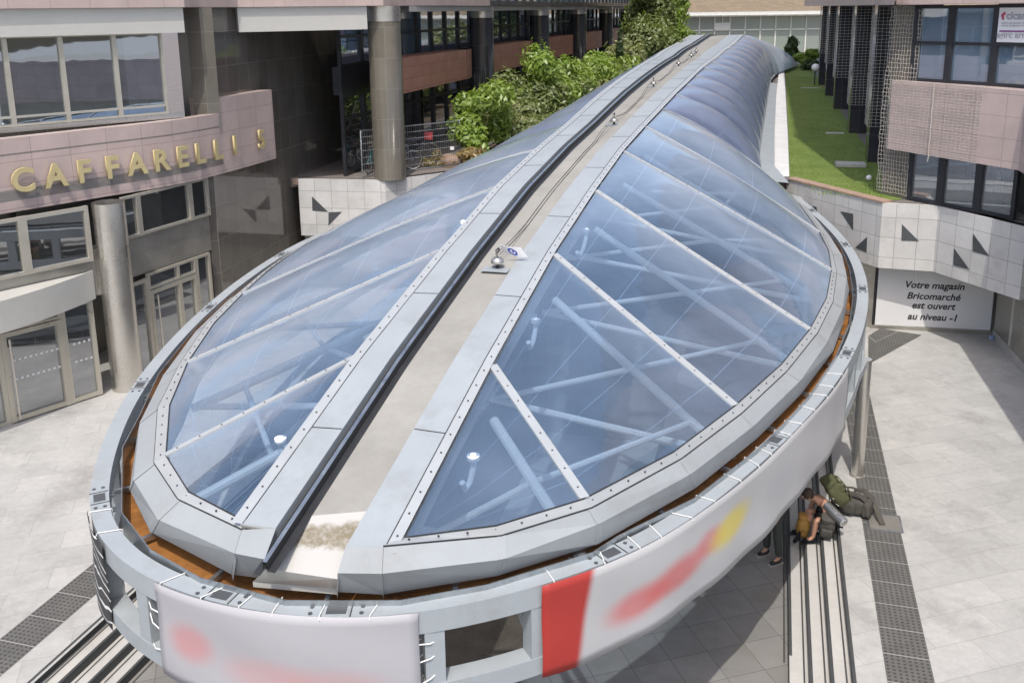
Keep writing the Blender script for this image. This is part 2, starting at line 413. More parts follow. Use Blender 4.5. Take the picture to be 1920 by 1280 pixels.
def mat_banner(name, base, blobs, edge=None):
    """printed cloth: soft blotches of ink at (u, v) in metres with radii, angle and colour"""
    m, t, out = nt(name)
    uv = N(t, 'UVMap'); k = base
    for (u, v, ru, rv, ang, c, amt) in blobs:
        mp = N(t, 'Mapping', vector_type='TEXTURE'); mp.inputs['Location'].default_value = (u, v, 0)
        mp.inputs['Rotation'].default_value = (0, 0, ang); mp.inputs['Scale'].default_value = (ru, rv, 1)
        t.links.new(uv.outputs[0], mp.inputs[0])
        ln = N(t, 'VectorMath', operation='LENGTH'); t.links.new(mp.outputs[0], ln.inputs[0])
        k = mixc(t, mapr(t, ln.outputs['Value'], .35, 1.25, amt, 0, True), k, c)
    if edge:
        sp = N(t, 'SeparateXYZ'); t.links.new(uv.outputs[0], sp.inputs[0])
        a = math(t, 'SUBTRACT', sp.outputs[0], math(t, 'MULTIPLY', sp.outputs[1], edge[1]))
        k = mixc(t, mapr(t, a, edge[0]-.06, edge[0]+.06, 1, 0, True), k, edge[2])
    d = N(t, 'BsdfPrincipled'); d.inputs['Roughness'].default_value = .55
    if isinstance(k, tuple): d.inputs['Base Color'].default_value = c4(k)
    else: t.links.new(k, d.inputs['Base Color'])
    bp = N(t, 'Bump'); bp.inputs['Strength'].default_value = .25; bp.inputs['Distance'].default_value = .03
    t.links.new(noise(t, 2.2, 3), bp.inputs['Height']); t.links.new(bp.outputs[0], d.inputs['Normal'])
    t.links.new(d.outputs[0], out.inputs[0]); return m
def mat_dots():
    m, t, out = nt('tactile_dots')
    uv = N(t, 'UVMap'); sp = N(t, 'SeparateXYZ'); t.links.new(uv.outputs[0], sp.inputs[0])
    def cell(o, per, sh=0.):
        x = math(t, 'ADD', math(t, 'MULTIPLY', o, 1/per), sh)
        return math(t, 'SUBTRACT', math(t, 'FRACT', x), .5)
    a, b = cell(sp.outputs[0], .075), cell(sp.outputs[1], .075)
    r = math(t, 'SQRT', math(t, 'ADD', math(t, 'MULTIPLY', a, a), math(t, 'MULTIPLY', b, b)))
    dot = mapr(t, r, .2, .3, 1, 0)
    fr = math(t, 'ABSOLUTE', cell(sp.outputs[1], .6)); ln = mapr(t, fr, .485, .495, 0, 1)
    f = mapr(t, noise(t, 2.5, 6, .7), .3, .7); k = mixc(t, f, (.095, .094, .09), (.135, .132, .126))
    k = mixc(t, math(t, 'MULTIPLY', dot, .9), k, (.045, .045, .045)); k = mixc(t, ln, k, (.36, .355, .34))
    principled(t, out, k, .7, 0, dot, .3, .5, .01); return m
M['dots'] = mat_dots()

def catmull(P, n=8, closed=False):
    out = []; k = len(P)
    for i in range(k-1):
        p0, p1, p2, p3 = P[max(i-1, 0)], P[i], P[i+1], P[min(i+2, k-1)]
        for j in range(n):
            t = j/n
            out.append(.5*((2*p1)+(p2-p0)*t+(2*p0-5*p1+4*p2-p3)*t*t+(3*p1-p0-3*p2+p3)*t**3))
    out.append(P[-1].copy()); return out
def resample(P, step):
    d = [0.]
    for a, b in zip(P, P[1:]): d.append(d[-1]+(b-a).length)
    n = max(2, int(round(d[-1]/step))); out = []; j = 0
    for i in range(n+1):
        s = d[-1]*i/n
        while j < len(P)-2 and d[j+1] < s: j += 1
        t = (s-d[j])/max(1e-9, d[j+1]-d[j]); out.append(P[j].lerp(P[j+1], t))
    return out
def at_len(P, f):
    """point at fraction f of the length of polyline P"""
    d = [0.]
    for a, b in zip(P, P[1:]): d.append(d[-1]+(b-a).length)
    s = f*d[-1]
    for i in range(len(P)-1):
        if d[i+1] >= s or i == len(P)-2:
            return P[i].lerp(P[i+1], (s-d[i])/max(1e-9, d[i+1]-d[i]))
def interp(x, xs, ys):
    if x <= xs[0]: return ys[0]
    for i in range(len(xs)-1):
        if x <= xs[i+1]: return ys[i]+(ys[i+1]-ys[i])*(x-xs[i])/(xs[i+1]-xs[i])
    return ys[-1]

# ================================================================== the ground and its levels
T = 3.75                                   # terrace level
LOW = -.56                                 # sunken floor under the canopy
gd = Vector((AK*.95, 1, 0)).normalized()   # direction of paving and steps
gn = Vector((gd.y, -gd.x, 0))
def GP(s, o): return (s*gd.x+o*gn.x, s*gd.y+o*gn.y)
def so(p): return p.x*gd.x+p.y*gd.y, p.x*gn.x+p.y*gn.y
# inner edges of the stairs (offset from the paving axis), measured on the photograph
_, oR = so(G(1598, 1280)); _, oL = so(G(62, 1280)); oR += .02
TR = .272
S0, S1 = 4., 24.5
SE = [(oR, -1), (oL-.05, 1)]
b = MB()     # plaza: two sheets either side of the sunken strip, joined before and behind it
B_ = 400
b.face([(*GP(-60, oR), 0), (*GP(-60, B_), 0), (*GP(60, B_), 0), (*GP(60, oR), 0)])
b.face([(*GP(-60, -B_), 0), (*GP(-60, oL), 0), (*GP(60, oL), 0), (*GP(60, -B_), 0)])
b.face([(*GP(60, -B_), 0), (*GP(60, B_), 0), (*GP(900, B_*4), 0), (*GP(900, -B_*4), 0)])
struct(b.build('plaza_ground', M['pave']))
b = MB()
iR, iL = oR-3*TR, oL-.05+3*TR
PIT = (15.0, 27.0, -6.6, -2.2)              # opening to the level below
hs0, hs1, ho0, ho1 = PIT
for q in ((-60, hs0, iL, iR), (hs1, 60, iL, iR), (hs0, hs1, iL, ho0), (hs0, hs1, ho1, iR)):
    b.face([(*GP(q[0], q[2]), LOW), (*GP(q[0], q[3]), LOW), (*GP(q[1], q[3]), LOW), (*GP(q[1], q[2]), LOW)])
struct(b.build('lower_ground', M['pave_shaded']))
b = MB(); zf = -4.2
b.face([(*GP(hs0, ho0), zf), (*GP(hs0, ho1), zf), (*GP(hs1, ho1), zf), (*GP(hs1, ho0), zf)])
for A, B in (((hs0, ho0), (hs1, ho0)), ((hs1, ho0), (hs1, ho1)), ((hs1, ho1), (hs0, ho1)), ((hs0, ho1), (hs0, ho0))):
    b.quad((*GP(*A), zf), (*GP(*B), zf), (*GP(*B), LOW), (*GP(*A), LOW))
struct(b.build('pit_floor', M['concrete']))
b = MB(); q = [G(800, 1175, LOW), G(965, 1135, LOW), G(1010, 1265, LOW), G(790, 1290, LOW)]
b.face([(p.x, p.y, LOW+.006) for p in q]); struct(b.build('bare_ground', M['soil']))
# the steps down to the sunken floor, each with a thin dark strip and riser shade put into dark colour
for o0, sgn in SE:
    st = MB()
    for i in range(4):
        a = o0+sgn*TR*i; c = o0+sgn*TR*(i+1); zt = -.14*i; zb = -.14*(i+1)
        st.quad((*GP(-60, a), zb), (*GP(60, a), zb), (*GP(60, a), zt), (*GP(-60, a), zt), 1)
        if i < 3: st.quad((*GP(-60, a), zb), (*GP(60, a), zb), (*GP(60, c), zb), (*GP(-60, c), zb), 0)
        if False: st.quad((*GP(-60, a), zb+.001), (*GP(60, a), zb+.001), (*GP(60, a+sgn*.3), zb+.001), (*GP(-60, a+sgn*.3), zb+.001), 0)
        zz = zb+.004; sbeg = -60
        if i == 3 and sgn < 0: sbeg = so(G(1480, 1228, LOW+.14))[0]
        st.quad((*GP(sbeg, a-sgn*.04), zt+.004), (*GP(60, a-sgn*.04), zt+.004), (*GP(60, a+sgn*.004), zt+.004), (*GP(sbeg, a+sgn*.004), zt+.004), 1)  # dark edge strip widens the painted riser shade
        x0, x1 = a+sgn*.055, a+sgn*.08
        st.quad((*GP(sbeg, x0), zz), (*GP(60, x0), zz), (*GP(60, x1), zz), (*GP(sbeg, x1), zz), 1)
    struct(st.build('steps', [M['step'], M['shade_and_strip']]))
# tactile warning strips along the top of each flight
_, t1 = so(G(1650, 1173.4)); _, t2 = so(G(1724.7, 1182.5)); _, t3 = so(G(166, 1065)); 
for (o1, o2) in ((t1-.02, t1+.60), (t3-.02, t3+.62)):
    b = MB()
    A, B, Cc, D = [(*GP(s, o), .004) for s, o in ((-4.2, o1), (-4.2, o2), (24.6, o2), (24.6, o1))]
    b.face([A, B, Cc, D], 0, [(0, 0), (.6, 0), (.6, 28.8), (0, 28.8)])
    struct(b.build('tactile_paving', M['dots']))
b = MB()     # the strip turning off towards the sign
q = [G(1628, 683), G(1628, 630), G(1650, 616), G(1728, 628)]
b.face([(p.x, p.y, .008) for p in q], 0, [(0, 0), (0, .6), (.5, 1), (1.6, .1)])
struct(b.build('tactile_paving', M['dots']))

# terrace beyond the walls, one solid step up
wl = [G(-900, 335, T), G(555, 335, T), G(715, 338, T), G(728, 338, T), G(850, 322, T)]
wr = [G(1475, 336, T), G(1655, 381, T), G(1760, 386, T), G(1926, 426.5, T)]
ter = [(-300, wl[1].y+.3)]+[(p.x, p.y+.12) for p in wl[1:]]+[(wl[-1].x+.3, 36.5), (wr[0].x-.45, 36.5)]+[(wr[0].x-.45, wr[0].y+.14)]+[(p.x+.02, p.y+.14) for p in wr]+[(300, wr[-1].y+.14), (300, 900), (-300, 900)]
b = MB(); b.prism(ter, T-.3, T); struct(b.build('terrace_ground', M['terr']))

# ================================================================== canopy: measured lines
Rpx = [(759, 1009), (924, 687), (1040, 478.5), (1117.5, 359), (1170, 285), (1211, 239), (1243, 205), (1268, 178), (1288, 159), (1305, 142), (1321, 127), (1335, 116), (1347, 108), (1358, 97), (1369, 89), (1377, 84), (1385, 76), (1394, 67)]
Lpx = [(449, 973), (666, 670), (823, 472), (927, 353), (1005, 281)]
OFF = .9
RA = [RP(*p, OFF) for p in Rpx]
for y, z in ((71.5, 6.95), (75, 6.8), (79, 6.5), (83, 6.1)): RA.append(AX(y, OFF, z))
ry = [sta(p) for p in RA]; rz = [p.z for p in RA]
LA0 = [RP(*p, o) for p, o in zip(Lpx, (-.87, -.9, -.95, -1.0, -1.08))]
ly = [sta(p) for p in LA0]; lz = [p.z for p in LA0]
def zR(y): return interp(y, ry, rz) if y > ry[0] else rz[0]-(ry[0]-y)*(rz[1]-rz[0])/(ry[1]-ry[0])
def zL(y):
    if y < ly[0]: return lz[0]-(ly[0]-y)*(lz[1]-lz[0])/(ly[1]-ly[0])
    if y < ly[-1]: return interp(y, ly, lz)
    return zR(y)+(lz[-1]-zR(ly[-1]))*max(0, 1-(y-ly[-1])/8.)
def oLf(y): return interp(y, [8, 15, 18, 21, 24, 27.5, 33.5, 39.5, 48, 60, 70], [-OFF, -.93, -1.0, -1.08, -1.18, -1.42, -1.72, -1.9, -2.3, -2.8, -2.9])
LA = LA0+[AX(q, oLf(q), zL(q)) for q in ry if q > ly[-1]+1.6]

gR = [(759, 1009), (930.6, 986.6), (1096, 936), (1263.5, 848), (1378, 762), (1465.5, 683.6), (1518, 619), (1550, 559), (1559, 507), (1554, 471), (1537, 436), (1500, 385), (1429, 331)]
fR = [(719, 1029), (940, 1004), (1109, 952), (1278, 859.5), (1391.5, 774), (1475, 696), (1533, 624), (1561.5, 566), (1568.6, 511), (1561, 477), (1542, 438), (1505, 387), (1436, 335)]
cR = [(716, 1075), (944, 1048), (1125, 981), (1296, 888), (1414, 797.5), (1501.5, 712.6), (1552, 639.5), (1581, 576.5), (1588, 519), (1579, 479), (1556, 442), (1515, 391), (1447, 340)]
dR = [(717.5, 1114), (932, 1079), (1122, 1019), (1306, 913), (1420, 821), (1501.5, 739), (1562.5, 658), (1583, 599)]
gL = [(449, 973), (353.5, 923), (311, 855), (318, 761), (352, 680), (402, 606), (455.5, 551), (500, 510), (534.7, 484), (560.5, 467), (631, 428)]
fL = [(454, 997.5), (334, 936), (289, 868), (296, 765), (335, 687), (387, 609), (444, 552), (493, 511), (529, 485), (558, 466), (629, 428)]
cL = [(440, 1037), (295, 973), (250, 899), (262, 792), (305.6, 704), (366, 622), (428, 562), (478, 530), (517, 496), (556, 464.5), (627, 428)]
dL = [(434, 1076), (282, 997), (243, 917), (259, 804)]
ZG, ZF, ZC, ZD = 3.86, 3.76, 3.60, 3.34
def outer(P, k):
    """turn a list of back-projected crease points into the lower edge: k beyond the measured ones are set 5 cm out and down"""
    return P
PgR = [G(*p, ZG) for p in gR]; PgR[0] = RA[0].copy(); PgR[-1].z = 4.0
PfR = [G(*p, ZF) for p in fR]; PcR = [G(*p, ZC) for p in cR]
PfR[0] = RP(719, 1029, .87*OFF)+Vector((0, 0, .03))
PgL = [G(*p, ZG) for p in gL]; PgL[0] = LA0[0].copy()
PfL = [G(*p, ZF) for p in fL]; PcL = [G(*p, ZC) for p in cL]
PfL[0] = RP(454, 997.5, -.87*OFF)+Vector((0, 0, .03))
def on_plane(px, py, a, b2, c):
    """the seen pixel on the plane of three known points, so that folded sheet facets stay flat"""
    n = (b2-a).cross(c-a); d = ray(px, py); o = Vector((0, 0, H))
    return o+d*((a-o).dot(n)/d.dot(n))
PcL[0] = on_plane(440, 1037, PfL[0], PfL[1], PcL[1]); PcR[0] = on_plane(716, 1075, PfR[0], PfR[1], PcR[1])
def lower(C, dpx):
    out = [G(*p, ZD) for p in dpx]
    for i in range(len(dpx), len(C)):
        t = (C[min(i+1, len(C)-1)]-C[i-1]); n = Vector((t.y, -t.x, 0)).normalized()
        cen = Vector((1.5, 17, 0))
        if n.dot(C[i]-cen) < 0: n = -n
        out.append(C[i]+n*.06+Vector((0, 0, ZD-ZC)))
    return out
PdR, PdL = lower(PcR, dR), lower(PcL, dL)

canopy = thing('canopy', (0, 17, 0), 'leaf shaped canopy of blue film cushions with a tan spine and grey metal rim', 'canopy')
# ---- film cushions
def frame_at(u, seg): return at_len(seg, u)
def cushion(ridge, rim, ribh, bul, mat, nu=10, nv=22, sign=1, name='film_cushion'):
    """ridge, rim: polylines from this mullion to the next. ribh: arching of the two ribs. bul: swelling of the film"""
    def fn(u, v):
        a, b2 = at_len(ridge, u), at_len(rim, u); p = a.lerp(b2, v)
        t = (b2-a); ax = Vector((AK, 1, 0)).normalized()
        n = ax.cross(t)
        if n.z < 0: n = -n
        n = n.normalized() if n.length > 1e-6 else Vector((0, 0, 1))
        rb = ribh[0]*(1-u)+ribh[1]*u
        L = min(1, t.length/3.)
        sw = bul*(max(0, sin(pi*u))**(.75 if bul < .25 else .55))*(max(0, sin(pi*v))**.55)*L
        return p+n*(rb*sin(pi*min(1, v**.85))+sw)
    b = MB().grid(fn, nu, nv)
    o = b.build(name, mat, canopy, smooth=True)
    return fn
NB = len(RA)-1
def ribpt(A, B, rb, v):
    n = Vector((AK, 1, 0)).normalized().cross(B-A); n = (n if n.z > 0 else -n).normalized()
    return A.lerp(B, v)+n*rb*sin(pi*min(1, v**.85))
rimR = {0: PgR[0:3], 1: PgR[2:5], 2: PgR[4:7], 3: PgR[6:9], 4: PgR[8:11], 5: PgR[10:13]}
BR = [PgR[0], PgR[2], PgR[4], PgR[6], PgR[8], PgR[10], PgR[12]]
for i in range(7, len(RA)):
    y = ry[i]-ry[6]+sta(PgR[12])
    off = interp(y, [27.3, 30.3, 36.8, 47.4, 57.5, 64, 69, 74, 79, 84], [3.69, 3.52, 3.39, 3.24, 3.1, 3.0, 3.05, 3.4, 4.2, 5.0])
    q = AX(y, off, 4.05); BR.append(q)
ribR = [0, 0, 0, 0, .03, .08, .16, .28, .34, .38]+[.42]*40
bulR = [.10, .13, .15, .17, .22, .22, .26, .28, .28, .27]+[.26]*8+[.02]*30
for i in range(NB):
    rim = rimR.get(i, [BR[i], BR[i+1]])
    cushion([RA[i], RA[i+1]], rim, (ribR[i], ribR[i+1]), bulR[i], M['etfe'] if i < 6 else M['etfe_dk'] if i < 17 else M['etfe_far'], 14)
rimL = {0: PgL[0:3], 1: PgL[2:5], 2: PgL[4:7], 3: PgL[6:11]}
BL = [PgL[0], PgL[2], PgL[4], PgL[6], PgL[10]]
for i in range(5, len(LA)):
    y = sta(LA[i])-sta(LA[4])+sta(PgL[10])+1.0
    off = -interp(y, [22, 26, 30, 34, 40, 48, 56, 64, 72, 80], [5.9, 5.0, 4.5, 4.2, 4.2, 4.5, 4.9, 5.3, 6.4, 7.6])
    BL.append(AX(y, off, 4.05))
ribL = [0, 0, 0, .05, .15, .24, .3, .33, .36]+[.36]*40
for i in range(len(LA)-1):
    rim = rimL.get(i, [BL[i], BL[i+1]])
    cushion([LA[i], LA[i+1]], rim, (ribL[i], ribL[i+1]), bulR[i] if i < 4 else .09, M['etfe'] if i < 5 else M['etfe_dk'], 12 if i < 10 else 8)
# ---- clamping strips with bolts along every edge of the near panes
def strip(path, wd, name='clamp_strip', step=.3, lift=.03, bolts=True, up=Vector((0, 0, 1)), bs=.011):
    b = MB()
    for a, c in zip(path, path[1:]): b.bar(a+up*lift/2, c+up*lift/2, wd, lift)
    if bolts:
        P = resample(path, step)
        for p, q in zip(P, P[1:]):
            m = (p+q)/2; b.lathe([(0, lift+.008), (bs, lift+.008), (bs, lift)], m, 8, 1)
    return b.build(name, [M['strip'], M['bolt']], canopy)
for i in range(1, 7): strip([ribpt(RA[i], BR[i], ribR[i], k/12) for k in range(13)] if ribR[i] else [RA[i], BR[i]], .115 if i < 4 else .07, bolts=i < 5)
for i in range(1, 5): strip([ribpt(LA[i], BL[i], ribL[i], k/12) for k in range(13)] if ribL[i] else [LA[i], BL[i]], .085 if i < 3 else .06, bolts=i < 4)
for i in range(7, NB):
    MB().tube([ribpt(RA[i], BR[i], ribR[i], k/14) for k in range(15)], .027, 6).build('rib', M['strip'], canopy)
# ---- rim: clamp strip, sloped cover and fascia, all as facets
def facets(A, B, mat, name, skip=0, gap=.004, lift=0):
    b = MB()
    for i in range(skip, len(A)-1):
        a0, a1, b1, b0 = A[i], A[i+1], B[i+1], B[i]
        e = .003
        b.quad(a0.lerp(a1, e), a1.lerp(a0, e), b1.lerp(b0, e), b0.lerp(b1, e))
    return b.build(name, mat, canopy)
for Pg, Pf, Pc, Pd, fl in ((PgR, PfR, PcR, PdR, 0), (PgL, PfL, PcL, PdL, 1)):
    up = Vector((0, 0, .012))
    b = MB()
    for i in range(len(Pg)-1): b.quad(Pg[i]+up, Pg[i+1]+up, Pf[i+1]+up, Pf[i]+up, 0)
    mid = [(g*.5+f*.5)+up for g, f in zip(Pg, Pf)]
    P = resample(mid[:9], .3)
    for p, q in zip(P, P[1:]): b.lathe([(0, .012), (.012, .012), (.012, 0)], (p+q)/2, 8, 1)
    b.build('rim_clamp', [M['strip'], M['bolt']], canopy)
    b = MB()   # dark gasket line
    for i in range(len(Pf)-1): b.bar(Pf[i]+Vector((0, 0, .004)), Pf[i+1]+Vector((0, 0, .004)), .016, .012)
    for i in range(len(Pg)-1): b.bar(Pg[i]+Vector((0, 0, .012)), Pg[i+1]+Vector((0, 0, .012)), .012, .012)
    b.build('gasket', M['dark'], canopy)
    facets(Pf, Pc, M['paint2'], 'rim_cover'); facets(Pc, Pd, M['paint2'], 'rim_fascia')
    b = MB()
    for i in range(len(Pd)-1):
        a, c = Pd[i], Pd[i+1]; cen = Vector((1.5, 17, 0))
        ia = a+(cen-a).normalized()*.10; ic = c+(cen-c).normalized()*.10; ia.z = ic.z = ZD-.1
        b.quad(a-Vector((0, 0, .002)), c-Vector((0, 0, .002)), ic, ia)
    b.build('drip_edge', M['dark'], canopy)
    # joint straps over the facet corners
    for i in range(1, 9):
        if i >= len(Pc)-1: break
        e = Vector((0, 0, .006))
        t = (Pf[i+1]-Pf[i-1]).normalized()*.045; b = MB()
        b.quad(Pf[i]-t+e, Pf[i]+t+e, Pc[i]+t+e, Pc[i]-t+e); b.quad(Pc[i]-t+e, Pc[i]+t+e, Pd[i]+t+e*.5, Pd[i]-t+e*.5)
        b.build('cover_strap', M['paint2'], canopy)
# ---- ridge band, lofted along the axis
SEC = [(-1.0, 'strip', .02), (-.86, 'gap', .02), (-.848, 'paint', .02), (-.43, 'chan', .0), (-.335, 'rail', .05), (-.285, 'dark', -.06), (-.2, 'tan', -.06), (.42, 'paint', 0.), (.86, 'gap', .02), (.872, 'strip', .02), (1.0, None, .02)]
def band_pt(y, k, dz):
    """k from -1 (left edge) to 1 (right edge)"""
    oR_, oL_ = OFF, oLf(y)
    f = (k+1)/2
    return AX(y, oL_+(oR_-oL_)*f, zL(y)+(zR(y)-zL(y))*f+dz+.03)
YS = [ry[0]-.6+(82.6-ry[0])*i/165 for i in range(166)]
def yfront(k):     # the band's near end runs skew, as measured
    a, c = sta(RP(454, 997.5, -.87*OFF)), sta(RP(719, 1029, .87*OFF))
    return a+(c-a)*(k+.87)/1.74
def loft(k0, k1, z0, z1, mat, name, front=0., bolts=None):
    b = MB(); fr0, fr1 = front if isinstance(front, tuple) else (front, front)
    ys = [y for y in YS if y > max(yfront(k0)+fr0, yfront(k1)+fr1)+.05]
    def row(y): return [band_pt(y, k0, z0), band_pt(y, k1, z1)]
    rows = [[band_pt(yfront(k0)+fr0, k0, z0), band_pt(yfront(k1)+fr1, k1, z1)]]+[row(y) for y in ys]
    u = 0
    for r0, r1 in zip(rows, rows[1:]): b.quad(r0[0], r0[1], r1[1], r1[0])
    if bolts:
        y = yfront(bolts)+.2
        while y < 30: b.lathe([(0, .012), (.011, .012), (.011, 0)], band_pt(y, bolts, .02), 8, 1); y += .3
    return b.build(name, mat, canopy, smooth=True)
loft(-1.0, -.86, .02, .02, [M['strip'], M['bolt']], 'ridge_clamp', bolts=-.93); loft(.872, 1.0, .02, .02, [M['strip'], M['bolt']], 'ridge_clamp', bolts=.936)
loft(-.86, -.848, .024, .024, M['dark'], 'gasket'); loft(.86, .872, .024, .024, M['dark'], 'gasket')
loft(-.848, -.43, .02, .05, M['paint'], 'ridge_flashing'); loft(-.43, -.425, .05, -.06, M['paint'], 'ridge_flashing')
loft(-.425, -.335, -.06, -.06, M['dark'], 'ridge_channel', -.45)
loft(-.335, -.334, -.06, .045, M['dark'], 'ridge_channel', -.4); loft(-.335, -.285, .045, .045, M['galv'], 'ridge_rail', -.4); loft(-.285, -.284, .045, -.06, M['dark'], 'ridge_rail', -.4)
loft(-.285, -.19, -.055, -.055, M['dark'], 'ridge_recess_shade', -.4)  # recess shadow beside the rail, drawn as a dark strip
FT0, FT1 = sta(RP(585, 962, -.19*OFF))-yfront(-.19), sta(RP(688, 974, .42*OFF))-yfront(.42)
loft(-.19, .42, -.055, -.015, M['tan'], 'ridge_membrane', (FT0, FT1)); loft(.42, .86, -.012, .02, M['paint'], 'ridge_flashing')
b = MB()
y = 10.2
while y < 45:
    MB().bar(band_pt(y, .43, -.01), band_pt(y-.02, .86, .022), .012, .008).build('flashing_joint', M['bolt'], canopy)
    MB().bar(band_pt(y-.3, -.845, .022), band_pt(y-.28, -.435, .052), .012, .008).build('flashing_joint', M['bolt'], canopy)
    y += 3.05
# front ends of the two flashings and the white membrane between them
def ends(A, B, C, D, E, F):
    b = MB()
    b.quad(A, B, C, D); b.quad(D, C, E, F)
    for p, q in ((A, D), (B, C), (D, F), (C, E)): b.quad(p, q, q-Vector((0, -.03, .10)), p-Vector((0, -.03, .10)))
    b.build('ridge_end_cover', M['paint2'], canopy)
A_, B_ = PfL[0], band_pt(yfront(-.43), -.43, .045); D_ = PcL[0]
ends(A_, B_, on_plane(496, 1048, A_, B_, D_), D_, G(485, 1083, ZD), PdL[0])
A_, B_ = band_pt(yfront(.42), .42, -.005), PfR[0]; C_ = PcR[0]
ends(A_, B_, C_, on_plane(633, 1074, A_, B_, C_), PdR[0], G(631, 1109, ZD))
b = MB()
a0, a1 = band_pt(yfront(-.19)+FT0, -.19, -.054), band_pt(yfront(.42)+FT1, .42, -.014)
b0, b1 = G(500, 1066, 3.60), G(633, 1085, 3.56)
b.face([b0, b1, a1, a0], 0, [(0, 0), (.8, 0), (.8, 1), (0, 1)])
c0, c1 = G(474, 1090, 3.36), G(633, 1104, 3.34)
b.quad(c0, c1, b1, b0, 1); b.quad(c0-Vector((0, 0, .06)), c1-Vector((0, 0, .06)), c1, c0, 1)
b.build('membrane_end', [M['patch'], M['cream']], canopy)
# tan membrane beneath the end so no gap shows
b = MB(); b.quad(G(486, 1080, 3.37), G(640, 1100, 3.37), band_pt(yfront(.42)+.6, .5, -.12), band_pt(yfront(-.3)+.6, -.43, -.12)); b.build('ridge_channel', M['dark'], canopy)
# ---- gutter: galvanised upstand and rusty trough
guR = [(640, 1126), (751, 1125), (800, 1116), (913, 1096), (1113, 1035), (1160, 1004), (1302, 934), (1420, 843), (1465, 800), (1520, 739), (1566.6, 670), (1593, 607), (1600, 560), (1594, 505), (1578, 465), (1550, 430), (1505, 387), (1462, 345)]
guL = [(640, 1126), (534, 1125), (440, 1100), (375, 1083), (280.5, 1030), (226.6, 960), (228.5, 838.6), (260, 780), (297, 700), (366, 614), (424, 560), (475, 522), (515, 492), (562, 462), (627, 428)]
cen = Vector((1.2, 16.5, 0))
for gu in (guR, guL):
    P = [G(*p, 3.36) for p in gu]
    b = MB(); f = MB()
    for i in range(len(P)-1):
        a, c = P[i], P[i+1]
        n = Vector(((c-a).y, -(c-a).x, 0)).normalized(); n = n if n.dot(a-cen) > 0 else -n
        dz = Vector((0, 0, .32))
        b.quad(a, c, c-dz, a-dz); b.quad(a-n*.012, c-n*.012, c-dz-n*.012, a-dz-n*.012)
        b.quad(a, c, c-n*.012, a-n*.012)
        i0, i1 = a+(cen-a).normalized()*.66, c+(cen-c).normalized()*.66; i0.z = a.z; i1.z = c.z
        z = Vector((0, 0, .27))
        f.quad(a-z-n*.012, c-z-n*.012, i1-z, i0-z)
    b.build('gutter_upstand', M['galv'], canopy); f.build('gutter_trough', M['rust'], canopy)
# ---- steelwork under the film
for side, A_, B_l in ((1, RA, BR), (-1, LA, BL)):
    for i in range(1, 9):
        if i >= len(B_l): break
        a = A_[i]+Vector((0, 0, -.75)); c = B_l[i]+Vector((0, 0, -.75))
        low = AX(sta(A_[i])-.6, 0, A_[i].z-2.3)
        mid = a.lerp(c, .48); b = MB()
        b.tube([a, c], .068, 10); b.build('truss_tube', M['tube'], canopy, smooth=False)
        b = MB(); b.tube([low, mid], .045, 8); b.tube([low, c.lerp(a, .02)], .055, 8)
        b.build('truss_strut', M['tube'], canopy)
        if i < 8 and i+1 < len(B_l):
            a2 = A_[i+1]+Vector((0, 0, -.75)); c2 = B_l[i+1]+Vector((0, 0, -.75))
            b = MB(); b.tube([mid, a2.lerp(c2, .80)], .042, 8); b.build('wind_brace', M['tube'], canopy)
b = MB()
b.tube([AX(y, 0, zR(y)-1.5) for y in range(9, 60, 2)], .11, 10); b.tube([AX(y, .55, zR(y)-.8) for y in range(9, 60, 2)], .08, 8); b.tube([AX(y, -.55, zR(y)-.8) for y in range(9, 60, 2)], .08, 8)
b.build('spine_tube', M['tube'], canopy)
# ---- air hoses with their round caps
def film_hit(side, px, py):
    d = ray(px, py); A_, B_l = (RA, BR) if side > 0 else (LA, BL)
    best = None
    for i in range(6):
        for j in range(21):
            for k in range(16):
                a = A_[i].lerp(A_[i+1], j/20); c = B_l[i].lerp(B_l[i+1], j/20); q = a.lerp(c, k/30)
                x, y = proj(q); e = (x-px)**2+(y-py)**2
                if best is None or e < best[0]: best = (e, q)
    return best[1]
for (px, py, side, r) in ((890, 860, 1, .075), (1010, 602, 1, .065), (1104, 436, 1, .06), (528, 825, -1, .07), (912, 462, -1, .055)):
    d_ = ray(px, py); p = None
    hp = film_hit(side, px, py); p = hp+Vector((0, 0, .03)); q = film_hit(side, px-side*22, py+26)-Vector((0, 0, .12))
    b = MB(); b.lathe([(0, .03), (r*.45, .035), (r*.5, .02), (r, .02), (r, -.03), (0, -.03)], p, 18)
    b.tube([p, p-Vector((0, 0, .12)), p.lerp(q, .35)-Vector((0, 0, .2)), p.lerp(q, .8)-Vector((0, 0, .15)), q], .035, 8)
    b.build('air_hose', M['white'], canopy)

